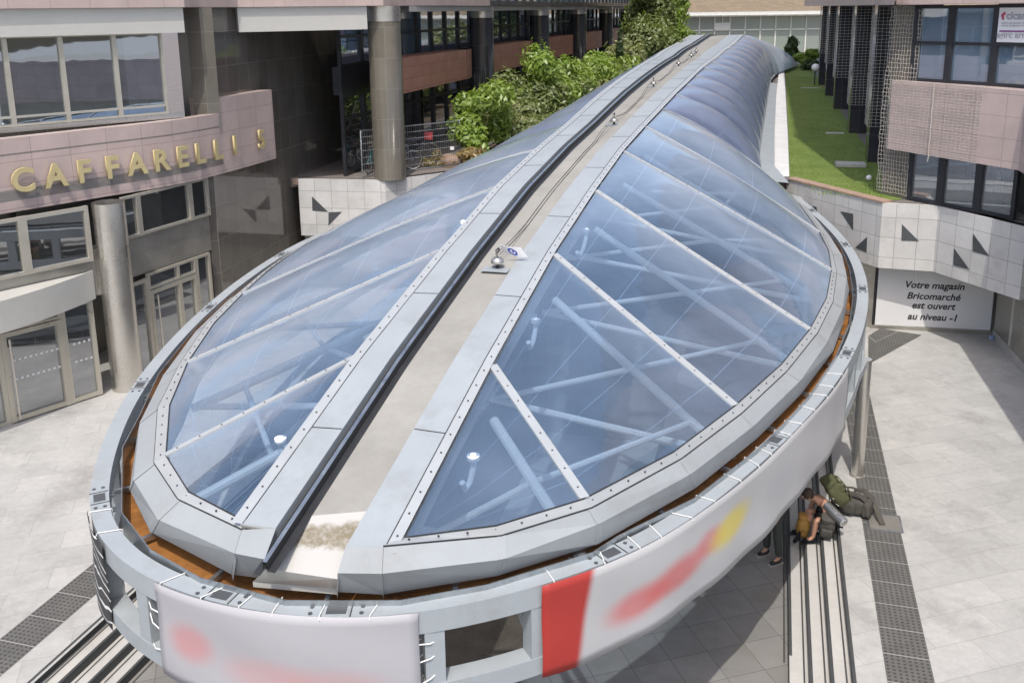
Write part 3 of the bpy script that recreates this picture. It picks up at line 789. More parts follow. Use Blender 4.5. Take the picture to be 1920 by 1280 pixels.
# ================================================================== things on the ridge
def anchor(px, py, label, sc=1.):
    p = RP(px, py, .16); y = sta(p); p = band_pt(y, .16/OFF, -.03)
    t = thing('roof_anchor', p, label, 'roof anchor', 'safety anchors along the canopy ridge')
    MB().box(p+Vector((0, 0, .004)), (.42, .42, .008), Matrix.Rotation(-.29, 3, 'Z')).build('base_plate', M['paint'], t)
    MB().lathe([(.03, 0), (.03, .1), (.05, .1)], p, 12).build('stem', M['dark'], t)
    MB().lathe([(.10, .09), (.105, .11), (.092, .15), (.06, .18), (0, .19)], p, 24).build('dome', M['steel'], t, smooth=True)
    b = MB(); b.tube([p+Vector((0, .0, .2)), p+Vector((-.02, .05, .28)), p+Vector((.02, .1, .3)), p+Vector((.03, .13, .26)), p+Vector((0, .12, .22))], .014, 8)
    b.build('hook', M['bolt'], t); return t, p
an = []
for px, py, lab in ((934, 492, 'silver domed roof anchor on a grey plate beside the white tag, nearest on the ridge'), (1160, 214, 'silver domed roof anchor on the tan ridge, second from the near end'), (1243, 131, 'silver domed roof anchor on the tan ridge, third from the near end'),
                    (1292, 96, 'small domed roof anchor far along the ridge, fourth from the near end'), (1318, 77, 'small domed roof anchor far along the ridge, fifth from the near end'), (1328, 74, 'small domed roof anchor at the far crest of the ridge, the farthest one')):
    an.append(anchor(px, py, lab))
b = MB()
for d in (-.03, .03):
    P = [a[1]+Vector((d, 0, .2)) for a in an]; P[0] += Vector((0, .1, .0))
    path = []
    for a, c in zip(P, P[1:]):
        for k in range(12):
            q = a.lerp(c, k/12)
            q.z = max(band_pt(sta(q), .3, -.03).z+.012, q.z-.22*sin(pi*min(1, k/12*1.2)))
            path.append(q)
    b.tube(path+[P[-1]], .006, 5)
tag(b.build('safety_cable', M['bolt']), 'thin doubled steel safety cable running up the canopy ridge between the anchors', 'cable')
p = RP(963, 470, .34); 
t = thing('warning_tag', p, 'white warning tag with a blue oval mark on the ridge cable', 'tag')
e = Vector((.17, -.03, -.02)); f = Vector((-.055, -.02, .085)); n = e.cross(f).normalized()
b = MB(); b.grid(lambda u, v: p+e*(u*2-1)+f*(v*2-1)+n*.03*sin(pi*u), 8, 2); b.build('card', M['signw'], t, solid=.004)
M['blue'] = pm('blue_print', (.03, .06, .40), .5, 0, .05)
b = MB()
def ov(a, r, dz): return p+e*(-.05+.40*r*cos(a))+f*(.72*r*sin(a))+n*(.034+dz)
for k in range(24):
    a0, a1 = 2*pi*k/24, 2*pi*(k+1)/24
    b.face([ov(a0, .62, 0), ov(a0, 1, 0), ov(a1, 1, 0), ov(a1, .62, 0)])
b.face([ov(.3, .5, 0), ov(1.2, .5, 0), ov(2.2, .2, 0), ov(4.6, .45, 0), ov(5.2, .2, 0)])
b.build('mark', M['blue'], t)

# ================================================================== steel ring round the canopy
ZR = 3.30; ZB = 2.26
ro = [(1475, 338.6), (1485, 355), (1505.6, 377), (1526, 391), (1562.5, 420), (1593, 450), (1613, 483), (1629, 519), (1632, 554), (1629, 591), (1613, 654), (1591, 686), (1550, 743), (1507.6, 800), (1420, 874), (1383, 906), (1328, 951), (1272, 989), (1227, 1018), (1125.6, 1063), (1025.6, 1096), (910, 1127), (794, 1152), (666, 1165), (541, 1158), (416, 1141), (283, 1097.5), (234, 1061), (195, 1022), (168, 987), (161, 948), (168, 897), (187.5, 838.6), (200, 800), (232.5, 743), (261, 702), (297.5, 657.5), (342, 611), (385, 572), (436.7, 527), (500, 486), (552, 457), (595, 436), (627, 428)]
P3 = [G(*p, ZR) for p in ro]
for _ in range(2): P3 = [P3[0]]+[P3[i]*.5+(P3[i-1]+P3[i+1])*.25 for i in range(1, len(P3)-1)]+[P3[-1]]
RING = resample(catmull(P3, 8), .16)
def ring_n(i):
    a, c = RING[max(i-1, 0)], RING[min(i+1, len(RING)-1)]
    t = (c-a).normalized(); n = Vector((-t.y, t.x, 0)); return t, n      # n towards the inside?
cen = Vector((1.2, 16.5, ZR))
SGN = 1 if ring_n(len(RING)//2)[1].dot(cen-RING[len(RING)//2]) > 0 else -1
RW = .215
ring = thing('ring_frame', (RING[len(RING)//2].x, RING[len(RING)//2].y, ZB), 'pale grey steel ring frame carried round the glazed canopy with holes and bolted joints', 'steel frame')
def beam(z0, z1, name, wd=RW):
    b = MB(); n = len(RING); u = 0
    for i in range(n-1):
        A, B = RING[i], RING[i+1]; nA, nB = ring_n(i)[1]*SGN*wd, ring_n(i+1)[1]*SGN*wd
        L = (B-A).length
        def at(p, z): return Vector((p.x, p.y, z))
        b.face([at(A, z1), at(B, z1), at(B+nB, z1), at(A+nA, z1)]); b.face([at(A, z0), at(A+nA, z0), at(B+nB, z0), at(B, z0)])
        b.face([at(A, z0), at(B, z0), at(B, z1), at(A, z1)]); b.face([at(A+nA, z0), at(A+nA, z1), at(B+nB, z1), at(B+nB, z0)])
    for i in (0, n-1):
        A = RING[i]; nA = ring_n(i)[1]*SGN*wd
        b.face([(A.x, A.y, z0), (A.x+nA.x, A.y+nA.y, z0), (A.x+nA.x, A.y+nA.y, z1), (A.x, A.y, z1)])
    return b.build(name, M['paint'], ring, merge=True)
beam(ZR-.25, ZR, 'top_beam'); beam(ZB, ZB+.2, 'bottom_beam')
dist = [0.]
for a, c in zip(RING, RING[1:]): dist.append(dist[-1]+(c-a).length)
def ring_at(s):
    s = min(max(s, .05), dist[-1]-.05)
    for i in range(len(RING)-1):
        if dist[i+1] >= s:
            f = (s-dist[i])/(dist[i+1]-dist[i]); return RING[i].lerp(RING[i+1], f), ring_n(i)[0], ring_n(i)[1]*SGN
def ring_s(px, py):
    q = G(px, py, ZR); best = min(range(len(RING)), key=lambda i: (RING[i]-q).length); return dist[best]
s1, s2 = ring_s(1006, 1102), ring_s(822, 1148)
pitch = abs(s2-s1)
s = s1-pitch*int(s1/pitch)
while s < dist[-1]:
    p, t, n = ring_at(s)
    R3 = Matrix((t, n, Vector((0, 0, 1)))).transposed()
    MB().box(p+n*RW/2+Vector((0, 0, (ZB+.2+ZR-.25)/2-ZR)), (.2, RW*.92, ZR-.25-ZB-.2), R3).build('post', M['paint'], ring, bevel=.006)
    s += pitch
for (px, py) in ((632, 1150), (400, 1120), (1163, 1040), (1460, 829), (1593, 664), (1623.5, 541), (1594, 458), (1524, 394), (180, 930), (261, 722), (383, 577), (521, 477)):
    p, t, n = ring_at(ring_s(px, py)); R3 = Matrix((t, n, Vector((0, 0, 1)))).transposed(); m = p+n*RW*.5
    b = MB(); b.box(m+Vector((0, 0, .001)), (.24, RW*.72, .006), R3, 0); b.box(m+Vector((0, 0, .003)), (.2, RW*.62, .006), R3, 1)
    for sx in (-1, 1):
        b.box(m+t*sx*.145+Vector((0, 0, .001)), (.012, RW, .008), R3, 2)
        for sy in (-1, 1): b.lathe([(0, .008), (.022, .008), (.022, 0)], m+t*sx*.25+n*sy*RW*.24, 12, 1)
        for k in (-1, 1): b.box(p+n*(RW+.03)+t*(sx*.2+k*.035)+Vector((0, 0, -.09)), (.022, .07, .03), R3, 3)
    b.build('bolted_joint', [M['paint'], M['tri'], M['dark'], M['galv']], ring)
# brackets between ring and gutter
for k in range(int(dist[-1]/1.5)):
    p, t, n = ring_at(k*1.5+.4); MB().bar(p+n*RW+Vector((0, 0, -.15)), p+n*(RW+.35)+Vector((0, 0, -.12)), .05, .05).build('bracket', M['galv'], ring)
# banners tied to the ring
def banner(s_a, s_b, zt, zb, mat, name, label, sag=.04, out=.03, lash=()):
    L = abs(s_b-s_a)
    def fn(u, v):
        p, t, n = ring_at(s_a+(s_b-s_a)*u)
        zz = zb+(zt-zb)*v-sag*sin(pi*u)*(1-v)
        wv = .012*sin(u*L*5)*(1-v)+.01*sin(v*7+u*L*2)
        q = p-n*(out+wv); return (q.x, q.y, zz)
    c = Vector(fn(.5, 0))
    t = thing(name, c, label, 'banner')
    b = MB(); b.grid(fn, max(8, int(L/.1)), 10, 0, lambda a, v: (a*L, v*(zt-zb))); b.build('cloth', mat, t, smooth=True, solid=.004)
    b = MB()
    k = int(L/.55)
    for i in range(k+1):
        u = (i+.5*random.random())/(k+1); p, tt, n = ring_at(s_a+(s_b-s_a)*u)
        sk = tt*random.uniform(-.12, .12)
        b = MB(); b.tube([p-n*.03+Vector((0, 0, -.02)), p-n*.012+Vector((0, 0, .012)), p+n*(RW+.012)+sk+Vector((0, 0, .012)), p+n*(RW+.02)+sk+Vector((0, 0, -.2))], .006, 5); b.build('lashing', M['rope'], t)
    for u in lash:
        p, tt, n = ring_at(s_a+(s_b-s_a)*u); sg = 1 if (u > .5) == (s_b > s_a) else -1
        for z in (-.35, -.55, -.8):
            a = p-n*.02+Vector((0, 0, z)); q = p+n*.05+tt*sg*.22+Vector((0, 0, z+random.uniform(-.06, .1)))
            b = MB(); b.tube([a, a.lerp(q, .5)-n*.03, q, q+n*.12, a+n*.15+Vector((0, 0, -.06))], .007, 5); b.build('lashing', M['rope'], t)
    return t
red, yel, gr = (.52, .045, .04), (.55, .44, .03), (.42, .42, .45)
sa, sb = ring_s(284, 1098), ring_s(794, 1152); L1 = abs(sa-sb)
banner(sa, sb, ZR+.012, ZB-.03, mat_banner('banner_front', (.37, .365, .385), [(.45, .52, .32, .24, 0, (.50, .16, .16), .55), (1.35, .36, .55, .22, 0, (.52, .25, .25), .42), (2.0, .32, .6, .22, 0, (.52, .25, .25), .38)]),
       'banner', 'white banner with faint red blots lashed to the front of the ring', .02, .03, (0, 1))
sa, sb = ring_s(1027, 1096), ring_s(1590, 688)
banner(sa, sb, ZR+.012, ZB-.02, mat_banner('banner_side', (.40, .40, .405), [(1.25, .42, .5, .22, .05, red, .6), (1.9, .50, .6, .22, .06, red, .65), (2.55, .62, .35, .18, 0, red, .5), (3.05, .60, .55, .22, .10, yel, .75), (1.6, .2, .8, .12, 0, gr, .28), (4.6, .55, .5, .25, 0, gr, .35), (3.9, .25, .5, .15, 0, gr, .25)], (.42, .18, (.34, .028, .022))),
       'banner', 'long white banner with a red end and yellow blot on the ring', .03, .035, ())
sa, sb = ring_s(166, 985), ring_s(192, 1020)
mk, tk, ok_ = nt('banner_script')
uvn = N(tk, 'UVMap'); wv = N(tk, 'TexWave', wave_type='RINGS'); wv.inputs['Scale'].default_value = 2.2; wv.inputs['Distortion'].default_value = 6; wv.inputs['Detail'].default_value = 1
tk.links.new(uvn.outputs[0], wv.inputs[0]); principled(tk, ok_, mixc(tk, mapr(tk, wv.outputs['Fac'], .90, .96), (.03, .03, .033), (.65, .65, .65)), .6)
banner(ring_s(158, 950), ring_s(190, 1017), ZR-.02, ZB-.05, mk, 'banner', 'small black banner with white scrawl on the left bend of the ring', .02, .03, ())
# posts that carry the ring
for i, (px, py, lab) in enumerate(((1607, 890, 'brushed steel post carrying the ring on its right side near the seated person'),)):
    p = G(px, py, 0)
    t = thing('support_post', p, lab, 'post')
    MB().lathe([(.118, 0), (.118, 2.42)], p, 28).build('shaft', M['steel'], t, smooth=True)
    MB().lathe([(.0, 2.42), (.10, 2.425), (.118, 2.42)], p, 28).build('cap', M['paint'], t)
    MB().lathe([(.15, 0), (.15, .012), (.118, .014)], p, 28).build('collar', M['steel_dk'], t)
    q, tt, n = ring_at(ring_s(1613, 654)); MB().bar(p+Vector((0, 0, 2.36)), Vector((q.x, q.y, 2.36))+n*.1, .1, .14).build('arm', M['paint'], t)

# ================================================================== left office building
K = Vector((-8.22, 25.4)); Bq = Vector((-5.65, 36.34))
def V2(p): return Vector((p[0], p[1]))
f1, f2 = G(20, 795), G(190, 740)
off = thing('office_building', (-11, 21, 0), 'office building with brass letters on a curved pink granite band and steel doors', 'building')
d1 = (V2(f2)-V2(f1)).normalized(); A0 = V2(f1)-d1*9; A1 = V2(f2)+d1*.25
d2 = (K-A1).normalized()
BZ = 4.70
def out_of(d): return Vector((d.y, -d.x))           # outward = to the right of the walking direction (towards the plaza)
band = [V2(G(*p, BZ)) for p in ((-420, 495), (-150, 430), (0, 402), (160, 375), (360, 340), (518, 297))]
bs = resample([Vector((p.x, p.y, 0)) for p in catmull(band, 8)], .3)
BAND = [V2(p) for p in bs]; BFINE = [V2(p) for p in resample(bs, .02)]
iS = min(range(len(BAND)), key=lambda i: abs(proj((BAND[i].x, BAND[i].y, 6.6))[0]-412))
ztop = 6.36
MB().wall(BAND[:iS+1], BZ, ztop, -.35, 0).build('granite_band', M['pink'], off)
u0 = sum((BAND[i+1]-BAND[i]).length for i in range(iS))
MB().wall(BAND[iS:], BZ, 6.78, -.95, 0, u0).build('granite_band', M['pink'], off)
b = MB(); b.wall(BAND[:iS+1], BZ+.25, BZ+.5, -3.2, 0); b.build('balcony_slab', M['concrete'], off)
b = MB(); P2 = [p for p in BAND[:iS+1]]; b.wall(P2, 5.98, 6.02, -3.0); b.build('balcony_floor', M['grit'], off)
# raised brass letters
def glyph(ch, h, depth, italic=0, bold=0):
    cu = bpy.data.curves.new('t', 'FONT'); cu.body = ch; cu.size = h/.7; cu.extrude = depth/2; cu.align_x = 'CENTER'; cu.shear = italic; cu.offset = bold; cu.resolution_u = 4
    o = bpy.data.objects.new('t', cu); col.objects.link(o); bpy.context.view_layer.update()
    me = bpy.data.meshes.new_from_object(o.evaluated_get(bpy.context.evaluated_depsgraph_get()))
    bpy.data.objects.remove(o); bpy.data.curves.remove(cu); return me
def put_mesh(me, name, mat, parent, loc, x, y):
    """x along the writing, y up the writing"""
    x = Vector(x).normalized(); y = Vector(y).normalized(); z = x.cross(y)
    me.materials.clear(); me.materials.append(mat)
    R = Matrix((x, y, z)).transposed().to_4x4(); me.transform(R)
    o = bpy.data.objects.new(name, me); col.objects.link(o); org = Vector((0, 0, 0)); p = parent
    while p is not None: org += p.location; p = p.parent
    o.parent = parent; o.location = Vector(loc)-org; return o
for ch, px in zip('CAFFARELLI5', (39, 101, 153, 206, 253, 297, 337, 370, 403, 435, 485)):
    zl = 5.16
    i = min(range(20, len(BFINE)-20), key=lambda i: abs(proj((BFINE[i].x, BFINE[i].y, zl+.25))[0]-px))
    t = (BFINE[i+15]-BFINE[i-15]).normalized(); n = out_of(t); p = BFINE[i]+n*.10
    put_mesh(glyph(ch, .52, .06, 0, .022), 'letter', M['brass'], off, (p.x, p.y, zl), (t.x, t.y, 0), (0, 0, 1))
# glazed fronts
def window(parent, a, b2, z0, z1, cols, rows, fw, mf, mg, depth=.09, name='window', rowz=None, inset=.02, colf=None):
    """one framed window between plan points a and b2; the pane is a sub-part"""
    a, b2 = V2(a), V2(b2); t = (b2-a).normalized(); n = out_of(t); L = (b2-a).length
    def pt(s, z, o=0): q = a+t*s+n*o; return Vector((q.x, q.y, z))
    f = MB(); up = (n.x, n.y, 0)
    cs = [L*c/cols for c in range(cols+1)] if colf is None else [L*c for c in colf]
    rs = [z0+(z1-z0)*r/rows for r in range(rows+1)] if rowz is None else rowz
    for s in cs: s = min(max(s, fw/2), L-fw/2); f.bar(pt(s, z0), pt(s, z1), fw, depth, 0, up)
    for z in rs:
        z = min(max(z, z0+fw/2), z1-fw/2)
        for s0, s1 in zip(cs, cs[1:]): f.bar(pt(s0+fw*.5, z), pt(s1-fw*.5, z), fw*.9, depth*.9, 0, up)
    fo = f.build(name, mf, parent)
    g = MB(); g.quad(pt(fw/3, z0+fw/3, -inset), pt(L-fw/3, z0+fw/3, -inset), pt(L-fw/3, z1-fw/3, -inset), pt(fw/3, z1-fw/3, -inset)); g.build('pane', mg, fo)
    return fo
def on_line(a, d, px, z=1.):     # point of the plan line a + s d seen in pixel column px
    best = min((k*.005-12 for k in range(9000)), key=lambda s: abs(proj((a.x+d.x*s, a.y+d.y*s, z))[0]-px) if (a.y+d.y*s) > 3 else 1e9)
    return a+d*best
# ground floor, first front: door and side light under a curved steel hood, ribbon window above
e0, e1, e2, e3 = [on_line(V2(f1), d1, px, 1.2) for px in (8, 122, 182, 210)]
e_ = V2(f1)-d1*4.5
window(off, V2(f1)-d1*8, e_, .0, 2.45, 2, 1, .1, M['frame'], M['glass'], name='shop_window')
window(off, e_, e0, .0, 2.45, 2, 1, .1, M['frame'], M['glass'], name='shop_window')
dr = window(off, e0, e1, .03, 2.15, 1, 1, .12, M['frame'], M['glass'], .12, 'door')
hh = e0+out_of(d1)*.12+d1*.16; MB().tube([(hh.x, hh.y, .1), (hh.x, hh.y, 2.0)], .025, 8).build('handle', M['steel'], dr)
window(off, e0, e1, 2.16, 2.45, 1, 1, .07, M['frame'], M['glass'], name='transom')
window(off, e1, e2, .03, 2.45, 1, 1, .1, M['frame'], M['glass'], name='side_light')
b = MB()    # rows of small white squares on the glass
for a_, b_ in ((e0, e1), (e1, e2)):
    L = (b_-a_).length; s = .22
    while s < L-.18:
        for z in (.98, 1.42):
            q = a_+d1*s; q2 = q+d1*.06; o = out_of(d1)*-.012
            MB().quad((q.x+o.x, q.y+o.y, z), (q2.x+o.x, q2.y+o.y, z), (q2.x+o.x, q2.y+o.y, z+.05), (q.x+o.x, q.y+o.y, z+.05)).build('glass_marking', M['signw'], off)
        s += .12
window(off, V2(f1)-d1*8, e_, 3.35, BZ-.02, 3, 1, .09, M['frame'], M['glass'], name='ribbon_window')
window(off, e_, on_line(V2(f1), d1, 45, 4.1), 3.35, BZ-.02, 2, 1, .09, M['frame'], M['glass'], name='ribbon_window')
window(off, on_line(V2(f1), d1, 45, 4.1), on_line(V2(f1), d1, 168, 4.1), 3.35, BZ-.02, 1, 1, .1, M['frame'], M['glass'], name='ribbon_window')
n1 = out_of(d1)
MB().wall([V2(f1)-d1*8-n1*.05, e3-n1*.05], 2.47, 3.33, -.3).build('spandrel', M['steel_dk'], off)
# the curved hood: a segment of a drum
hA, hB = e_-d1*1.2, on_line(V2(f1), d1, 176, 2.9)
mid = (hA+hB)/2; half = (hB-hA).length/2; sag = 1.0; Rr = (half*half+sag*sag)/(2*sag); cc = mid-n1*(Rr-sag)
an0 = atan2(half, Rr-sag)
arc = []
for k in range(33):
    a = -an0+2*an0*k/32; q = cc+d1*(Rr*sin(a))+n1*(Rr*cos(a)); arc.append(q)
hood = MB(); hood.wall(arc, 2.42, 3.12, -.03)
hood.face([(q.x, q.y, 3.10) for q in arc]); hood.face([(q.x, q.y, 2.46) for q in reversed(arc)])
hood.build('door_hood', M['cream'], off)
# steel column
cb = G(231, 742); 
MB().lathe([(.37, 0), (.37, BZ)], (cb.x-.08, cb.y+.52, 0), 40).build('steel_column', M['steel'], off, smooth=True)
# second front beyond the column
g0 = A1; pts = [on_line(A1, d2, px, 1.4) for px in (243, 283, 372, 398)]
lowg = on_line(A1, d2, 402, 1)
window(off, pts[0], pts[1], .03, 2.5, 1, 1, .1, M['frame'], M['glass'], name='side_light')
dr = window(off, pts[1], pts[2], .03, 2.15, 1, 1, .12, M['frame'], M['glass'], .12, 'door', colf=[0, .62, 1])
hh = pts[1]+out_of(d2)*.12+d2*.2; MB().tube([(hh.x, hh.y, .1), (hh.x, hh.y, 2.0)], .025, 8).build('handle', M['steel'], dr)
window(off, pts[1], pts[2], 2.17, 2.6, 1, 1, .07, M['frame'], M['glass'], name='transom', colf=[0, .62, 1])
window(off, pts[2], pts[3], .03, 2.6, 1, 1, .07, M['frame'], M['glass'], name='side_light')
r1 = [on_line(A1, d2, px, 3.9) for px in (232, 262, 358, 392)]
for a_, b_ in zip(r1, r1[1:]): window(off, a_, b_, 3.62, BZ-.02, 1, 1, .07, M['frame'], M['glass'], name='ribbon_window')
n2 = out_of(d2)
MB().wall([A1-n2*.04, r1[3]-n2*.04], 2.62, 3.60, -.3).build('spandrel', M['steel_dk'], off)
p_, q_ = r1[3], K
MB().wall([p_-n2*.06, K-n2*.02], 0, BZ, -.3).build('granite_pier', M['granite'], off)
# polished granite wall running back along the passage
gdir = (Bq-K).normalized(); ngr = out_of(gdir)
MB().wall([K, Vector((-7.2, 30.3)), Bq], -.1, 9.185, -.4).build('granite_wall', M['granite'], off)
# upper floor: window wall set back on the balcony, fin, fascias
w0, w1 = V2(G(-260, 262, 6.5)), V2(G(330, 212, 6.5))
dw = (w1-w0).normalized(); nw = out_of(dw)
cols_ = [on_line(w0, dw, px, 7.4) for px in (-190, -90, 18, 121, 220, 309)]
for a_, b_ in zip(cols_, cols_[1:]): window(off, a_, b_, 6.5, 8.58, 1, 1, .055, M['frame'], M['glass_up'], .1, 'upper_window', rowz=[6.5, 6.72, 8.58])
MB().wall([w0, w1+dw*.15], 6.38, 6.495, .10).build('window_sill', M['steel'], off)
MB().wall([w0, w1+dw*.1], 6.0, 6.375, -.2).build('sill_wall', M['granite'], off)
zc0, zc1 = 8.56, 9.19
c1a, c1b = V2(G(-380, 60, 8.56)), V2(G(345, 62, 8.56))
ca, cb_ = on_line(w0, dw, -300, 8.8)+nw*.25, on_line(w0+nw*.25, dw, 345, 8.8)
MB().wall([w0+nw*.25-dw*2, cb_], zc0, zc1, -.5).build('cream_fascia', M['cream'], off)
kx = Vector((K.x, K.y))
pl = on_line(w0, dw, 314, 7)
fin = [pl, K+ngr*.03+Vector((.02, -.05)), K-ngr*.5]
rq = ray(336, 100); pl = Vector((rq.x/rq.y*26.6, 26.6)); MB().wall([pl, K], 5.9, zc1-.004, -.35).build('granite_fin', M['granite_lt'], off)
# fascia two spans over the passage up to the colonnade
col0 = Vector((-3.93, 29.9)); kd = Vector((.275, 1)).normalized(); kn = out_of(kd)
fa = on_line(K+ngr*.12, gdir, 446, 8.9); fb = V2((-4.32, 29.05))
fd = (fb-fa).normalized(); fn_ = out_of(fd)
MB().wall([fa, fb], 8.50, zc1, -.5).build('cream_fascia', M['cream'], off)
b = MB(); b.face([(fa.x, fa.y, 8.55), (fb.x, fb.y, 8.55), (Bq.x, Bq.y, 8.55), (K.x, K.y, 8.55)]); b.build('soffit', M['concrete'], off)
# upper storeys, pink stone, beyond the top of the picture
up = [w0+nw*.4-dw*14, w0+nw*.4, cb_+nw*.12, K+Vector((.03, -.06)), fa+fn_*.12, fb+fn_*.12+fd*.5, V2(col0)+kd*3.1+kn*.65]
MB().wall(up, zc1+.004, 12.6, -1.2).build('upper_storey', M['pink'], off)
MB().wall([p+Vector((-.4, .4)) for p in up], 12.6, 13.6, -1.2).build('upper_storey', M['glass'], off)
b = MB(); body = [w0-dw*14-nw*1.2, w0-nw*.9, w1-nw*.9, K-ngr*.6, Bq-ngr*.5, Bq+Vector((-2, 6)), Vector((-40, 45)), Vector((-40, 5))]
b.prism([(p.x, p.y) for p in body], 9.19, 9.3); b.build('roof_slab', M['concrete'], off)
# dark rooms behind the glass
b = MB()
def back(a_, b_, dpt, z0, z1, n_):
    b.wall([a_-n_*dpt, b_-n_*dpt], z0, z1, -.1)
back(V2(f1)-d1*9, A1, 2.6, 0, BZ, n1); back(A1, K, 2.4, 0, BZ, n2); b.build('inner_wall', M['steel_dk'], off)
b = MB(); b.wall([w0-nw*3.2, w1-nw*3.2], 6., 8.9, -.1); b.build('inner_wall', M['granite'], off)
b = MB(); b.quad(*[(p.x, p.y, 6.05) for p in (w0-nw*.2, w1-nw*.2, w1-nw*3.2, w0-nw*3.2)]); b.build('room_floor', M['grit'], off)
# orange cross bracing seen through the upper window
q = on_line(w0-nw*1.6, dw, 160, 7.4)
t = thing('cross_brace', (q.x, q.y, 6.06), 'orange painted cross shaped brace standing behind the upper left window', 'brace')
def bp(s, z): r = q+dw*s; return Vector((r.x, r.y, z))
MB().bar(bp(.15, 6.06), bp(.15, 8.6), .14, .14, 0, (nw.x, nw.y, 0)).build('post', M['orange'], t)
for s_ in (-1, 1):
    MB().bar(bp(.15+.07*s_, 7.35), bp(.15+.8*s_, 7.85), .11, .11, 0, (nw.x, nw.y, 0)).build('arm', M['orange'], t)
    MB().bar(bp(.15+.07*s_, 6.5), bp(.15+.8*s_, 6.1), .11, .11, 0, (nw.x, nw.y, 0)).build('arm', M['orange'], t)
    MB().bar(bp(.15+.8*s_, 7.85), bp(.15+.6*s_, 8.2), .11, .11, 0, (nw.x, nw.y, 0)).build('arm', M['orange'], t)

# ================================================================== white tiled walls round the sunken plaza
def tiled_wall(path, z0, z1, label, cop=None, tris=()):
    c = path[len(path)//2]; t = thing('tiled_wall', (c.x, c.y, z0), label, 'wall')
    MB().wall(path, z0, z1, -.25).build('tile_facing', M['wtile'], t)
    if cop: MB().wall([p+out_of((path[-1]-path[0]).normalized())*.03 for p in path[:cop+1]], z1+.002, z1+.05, -.36).build('coping', M['coping'], t)
    for (a, b_, c_) in tris:
        P = []
        for (px, py) in (a, b_, c_):
            best = None
            for i in range(len(path)-1):
                for k in range(401):
                    q = path[i].lerp(path[i+1], k/400); z = z1-3
                    x = proj((q.x, q.y, 3.0))[0]
                    z = zat(q.x, q.y, py); x = proj((q.x, q.y, z))[0]
                    if best is None or abs(x-px) < best[0]: best = (abs(x-px), q, z, out_of((path[i+1]-path[i]).normalized()))
            P.append(Vector((best[1].x+best[3].x*.006, best[1].y+best[3].y*.006, best[2])))
        n = (P[1]-P[0]).cross(P[2]-P[0]).normalized()
        MB().face(P).face([p-n*.004 for p in P][::-1]).build('dark_triangle', M['tri'], t)
    return t
WR = [V2(p) for p in (G(1475, 336, T), G(1655, 381, T), G(1760, 386, T), G(1926, 426.5, T))]
tiled_wall(WR, 1.93, T, 'white tiled wall with six dark triangles under the right hand windows', 1,
    (((1524, 386), (1531, 388), (1532, 396)), ((1576, 396), (1600, 401), (1600, 432)), ((1604, 464), (1626, 444), (1625, 473)), ((1691, 420), (1723, 452), (1690, 451)), ((1789, 465), (1818, 505), (1788, 497)), ((1825, 438), (1855, 480), (1824, 471))))
MB_ = MB
WL = [V2(p) for p in (G(558, 335.5, T), G(715, 338.5, T), G(728, 338, T), G(860, 320, T))]
WL = [WL[0], (WL[1]+WL[2])/2, WL[3]]
tiled_wall(WL, 1.86, T, 'white tiled wall with dark triangles below the fenced bicycle terrace', None,
    (((585, 368), (615, 397), (586, 395)), ((616, 398), (641, 397), (616, 423))))
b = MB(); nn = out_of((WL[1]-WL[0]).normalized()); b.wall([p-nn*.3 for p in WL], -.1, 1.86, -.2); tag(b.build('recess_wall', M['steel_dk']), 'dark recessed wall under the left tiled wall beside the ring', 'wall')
b = MB(); b.box((WL[0].x-.06, WL[0].y-.05, 3.68), (.14, .16, .2)); tag(b.build('corner_block', M['coping']), 'small tan corner block at the left end of the tiled wall', 'block')

# sign board below the right wall
sL, sR = V2(G(1641, 617)), V2(G(1858, 628)); sdv = (sR-sL).normalized(); sn = out_of(sdv); sL, sR = sL-sn*.12, sR-sn*.12
t = thing('shop_sign', (sL.x, sL.y, 0), 'white shop notice board with black slanted lettering under the tiled wall', 'sign')
MB().wall([sL, sR], .10, 1.98, -.06).build('board', M['signw'], t)
for k in (.305, .62): 
    q = sL+sdv*(sR-sL).length*k; MB().wall([q+sn*.003, q+sdv*.008+sn*.003], 1.45, 1.97, -.002).build('panel_joint', M['cream'], t)
MB().wall([sL-sdv*.12+sn*.06, sR+sdv*.1+sn*.06], .0, .095, -.12).build('base_rail', M['steel_dk'], t)
q = sR+sdv*.08; MB().wall([q+sn*.04, q+sdv*.1+sn*.04], .096, 1.95, -.1).build('side_post', M['steel_dk'], t)
q = sL-sdv*.07; MB().wall([q+sn*.03, q+sdv*.03+sn*.03], .096, 1.98, -.06).build('side_post', M['frame_dk'], t)
for txt, pyb, pcx, hgt in (('Votre magasin', 541, 1751.5, .19), ('Bricomarché', 561.5, 1749.5, .19), ('est ouvert', 579, 1749, .19), ('au niveau -1', 600, 1747.5, .19)):
    best = None
    for k in range(400):
        q = sL.lerp(sR, k/400); z = zat(q.x, q.y, pyb); x = proj((q.x, q.y, z))[0]
        if best is None or abs(x-pcx) < best[0]: best = (abs(x-pcx), q, z)
    q = best[1]+sn*.006
    put_mesh(glyph(txt, hgt, .004, .22, .006), 'lettering', M['ink'], t, (q.x, q.y, best[2]-.0), (sdv.x, sdv.y, .0), (0, 0, 1))
# grey panel left of the sign, in the recess
MB().wall([sL-sdv*2.6-sn*.02, sL-sdv*.08-sn*.02], 0, 1.95, -.1).build('side_panel', M['steel_dk'], t)
# retaining wall behind the recesses under the terrace
b = MB(); b.wall([V2(p) for p in ((-7.3, 31.4), (-1.3, 31.2), (-1.0, 37), (7.8, 37), (7.9, 30.5), (10.0, 27.0), (13.9, 26.0))], -4.4, T-.31, -.2); tag(b.build('retaining_wall', M['steel_dk']), 'dark retaining wall in the shadow below the terrace edge', 'wall')

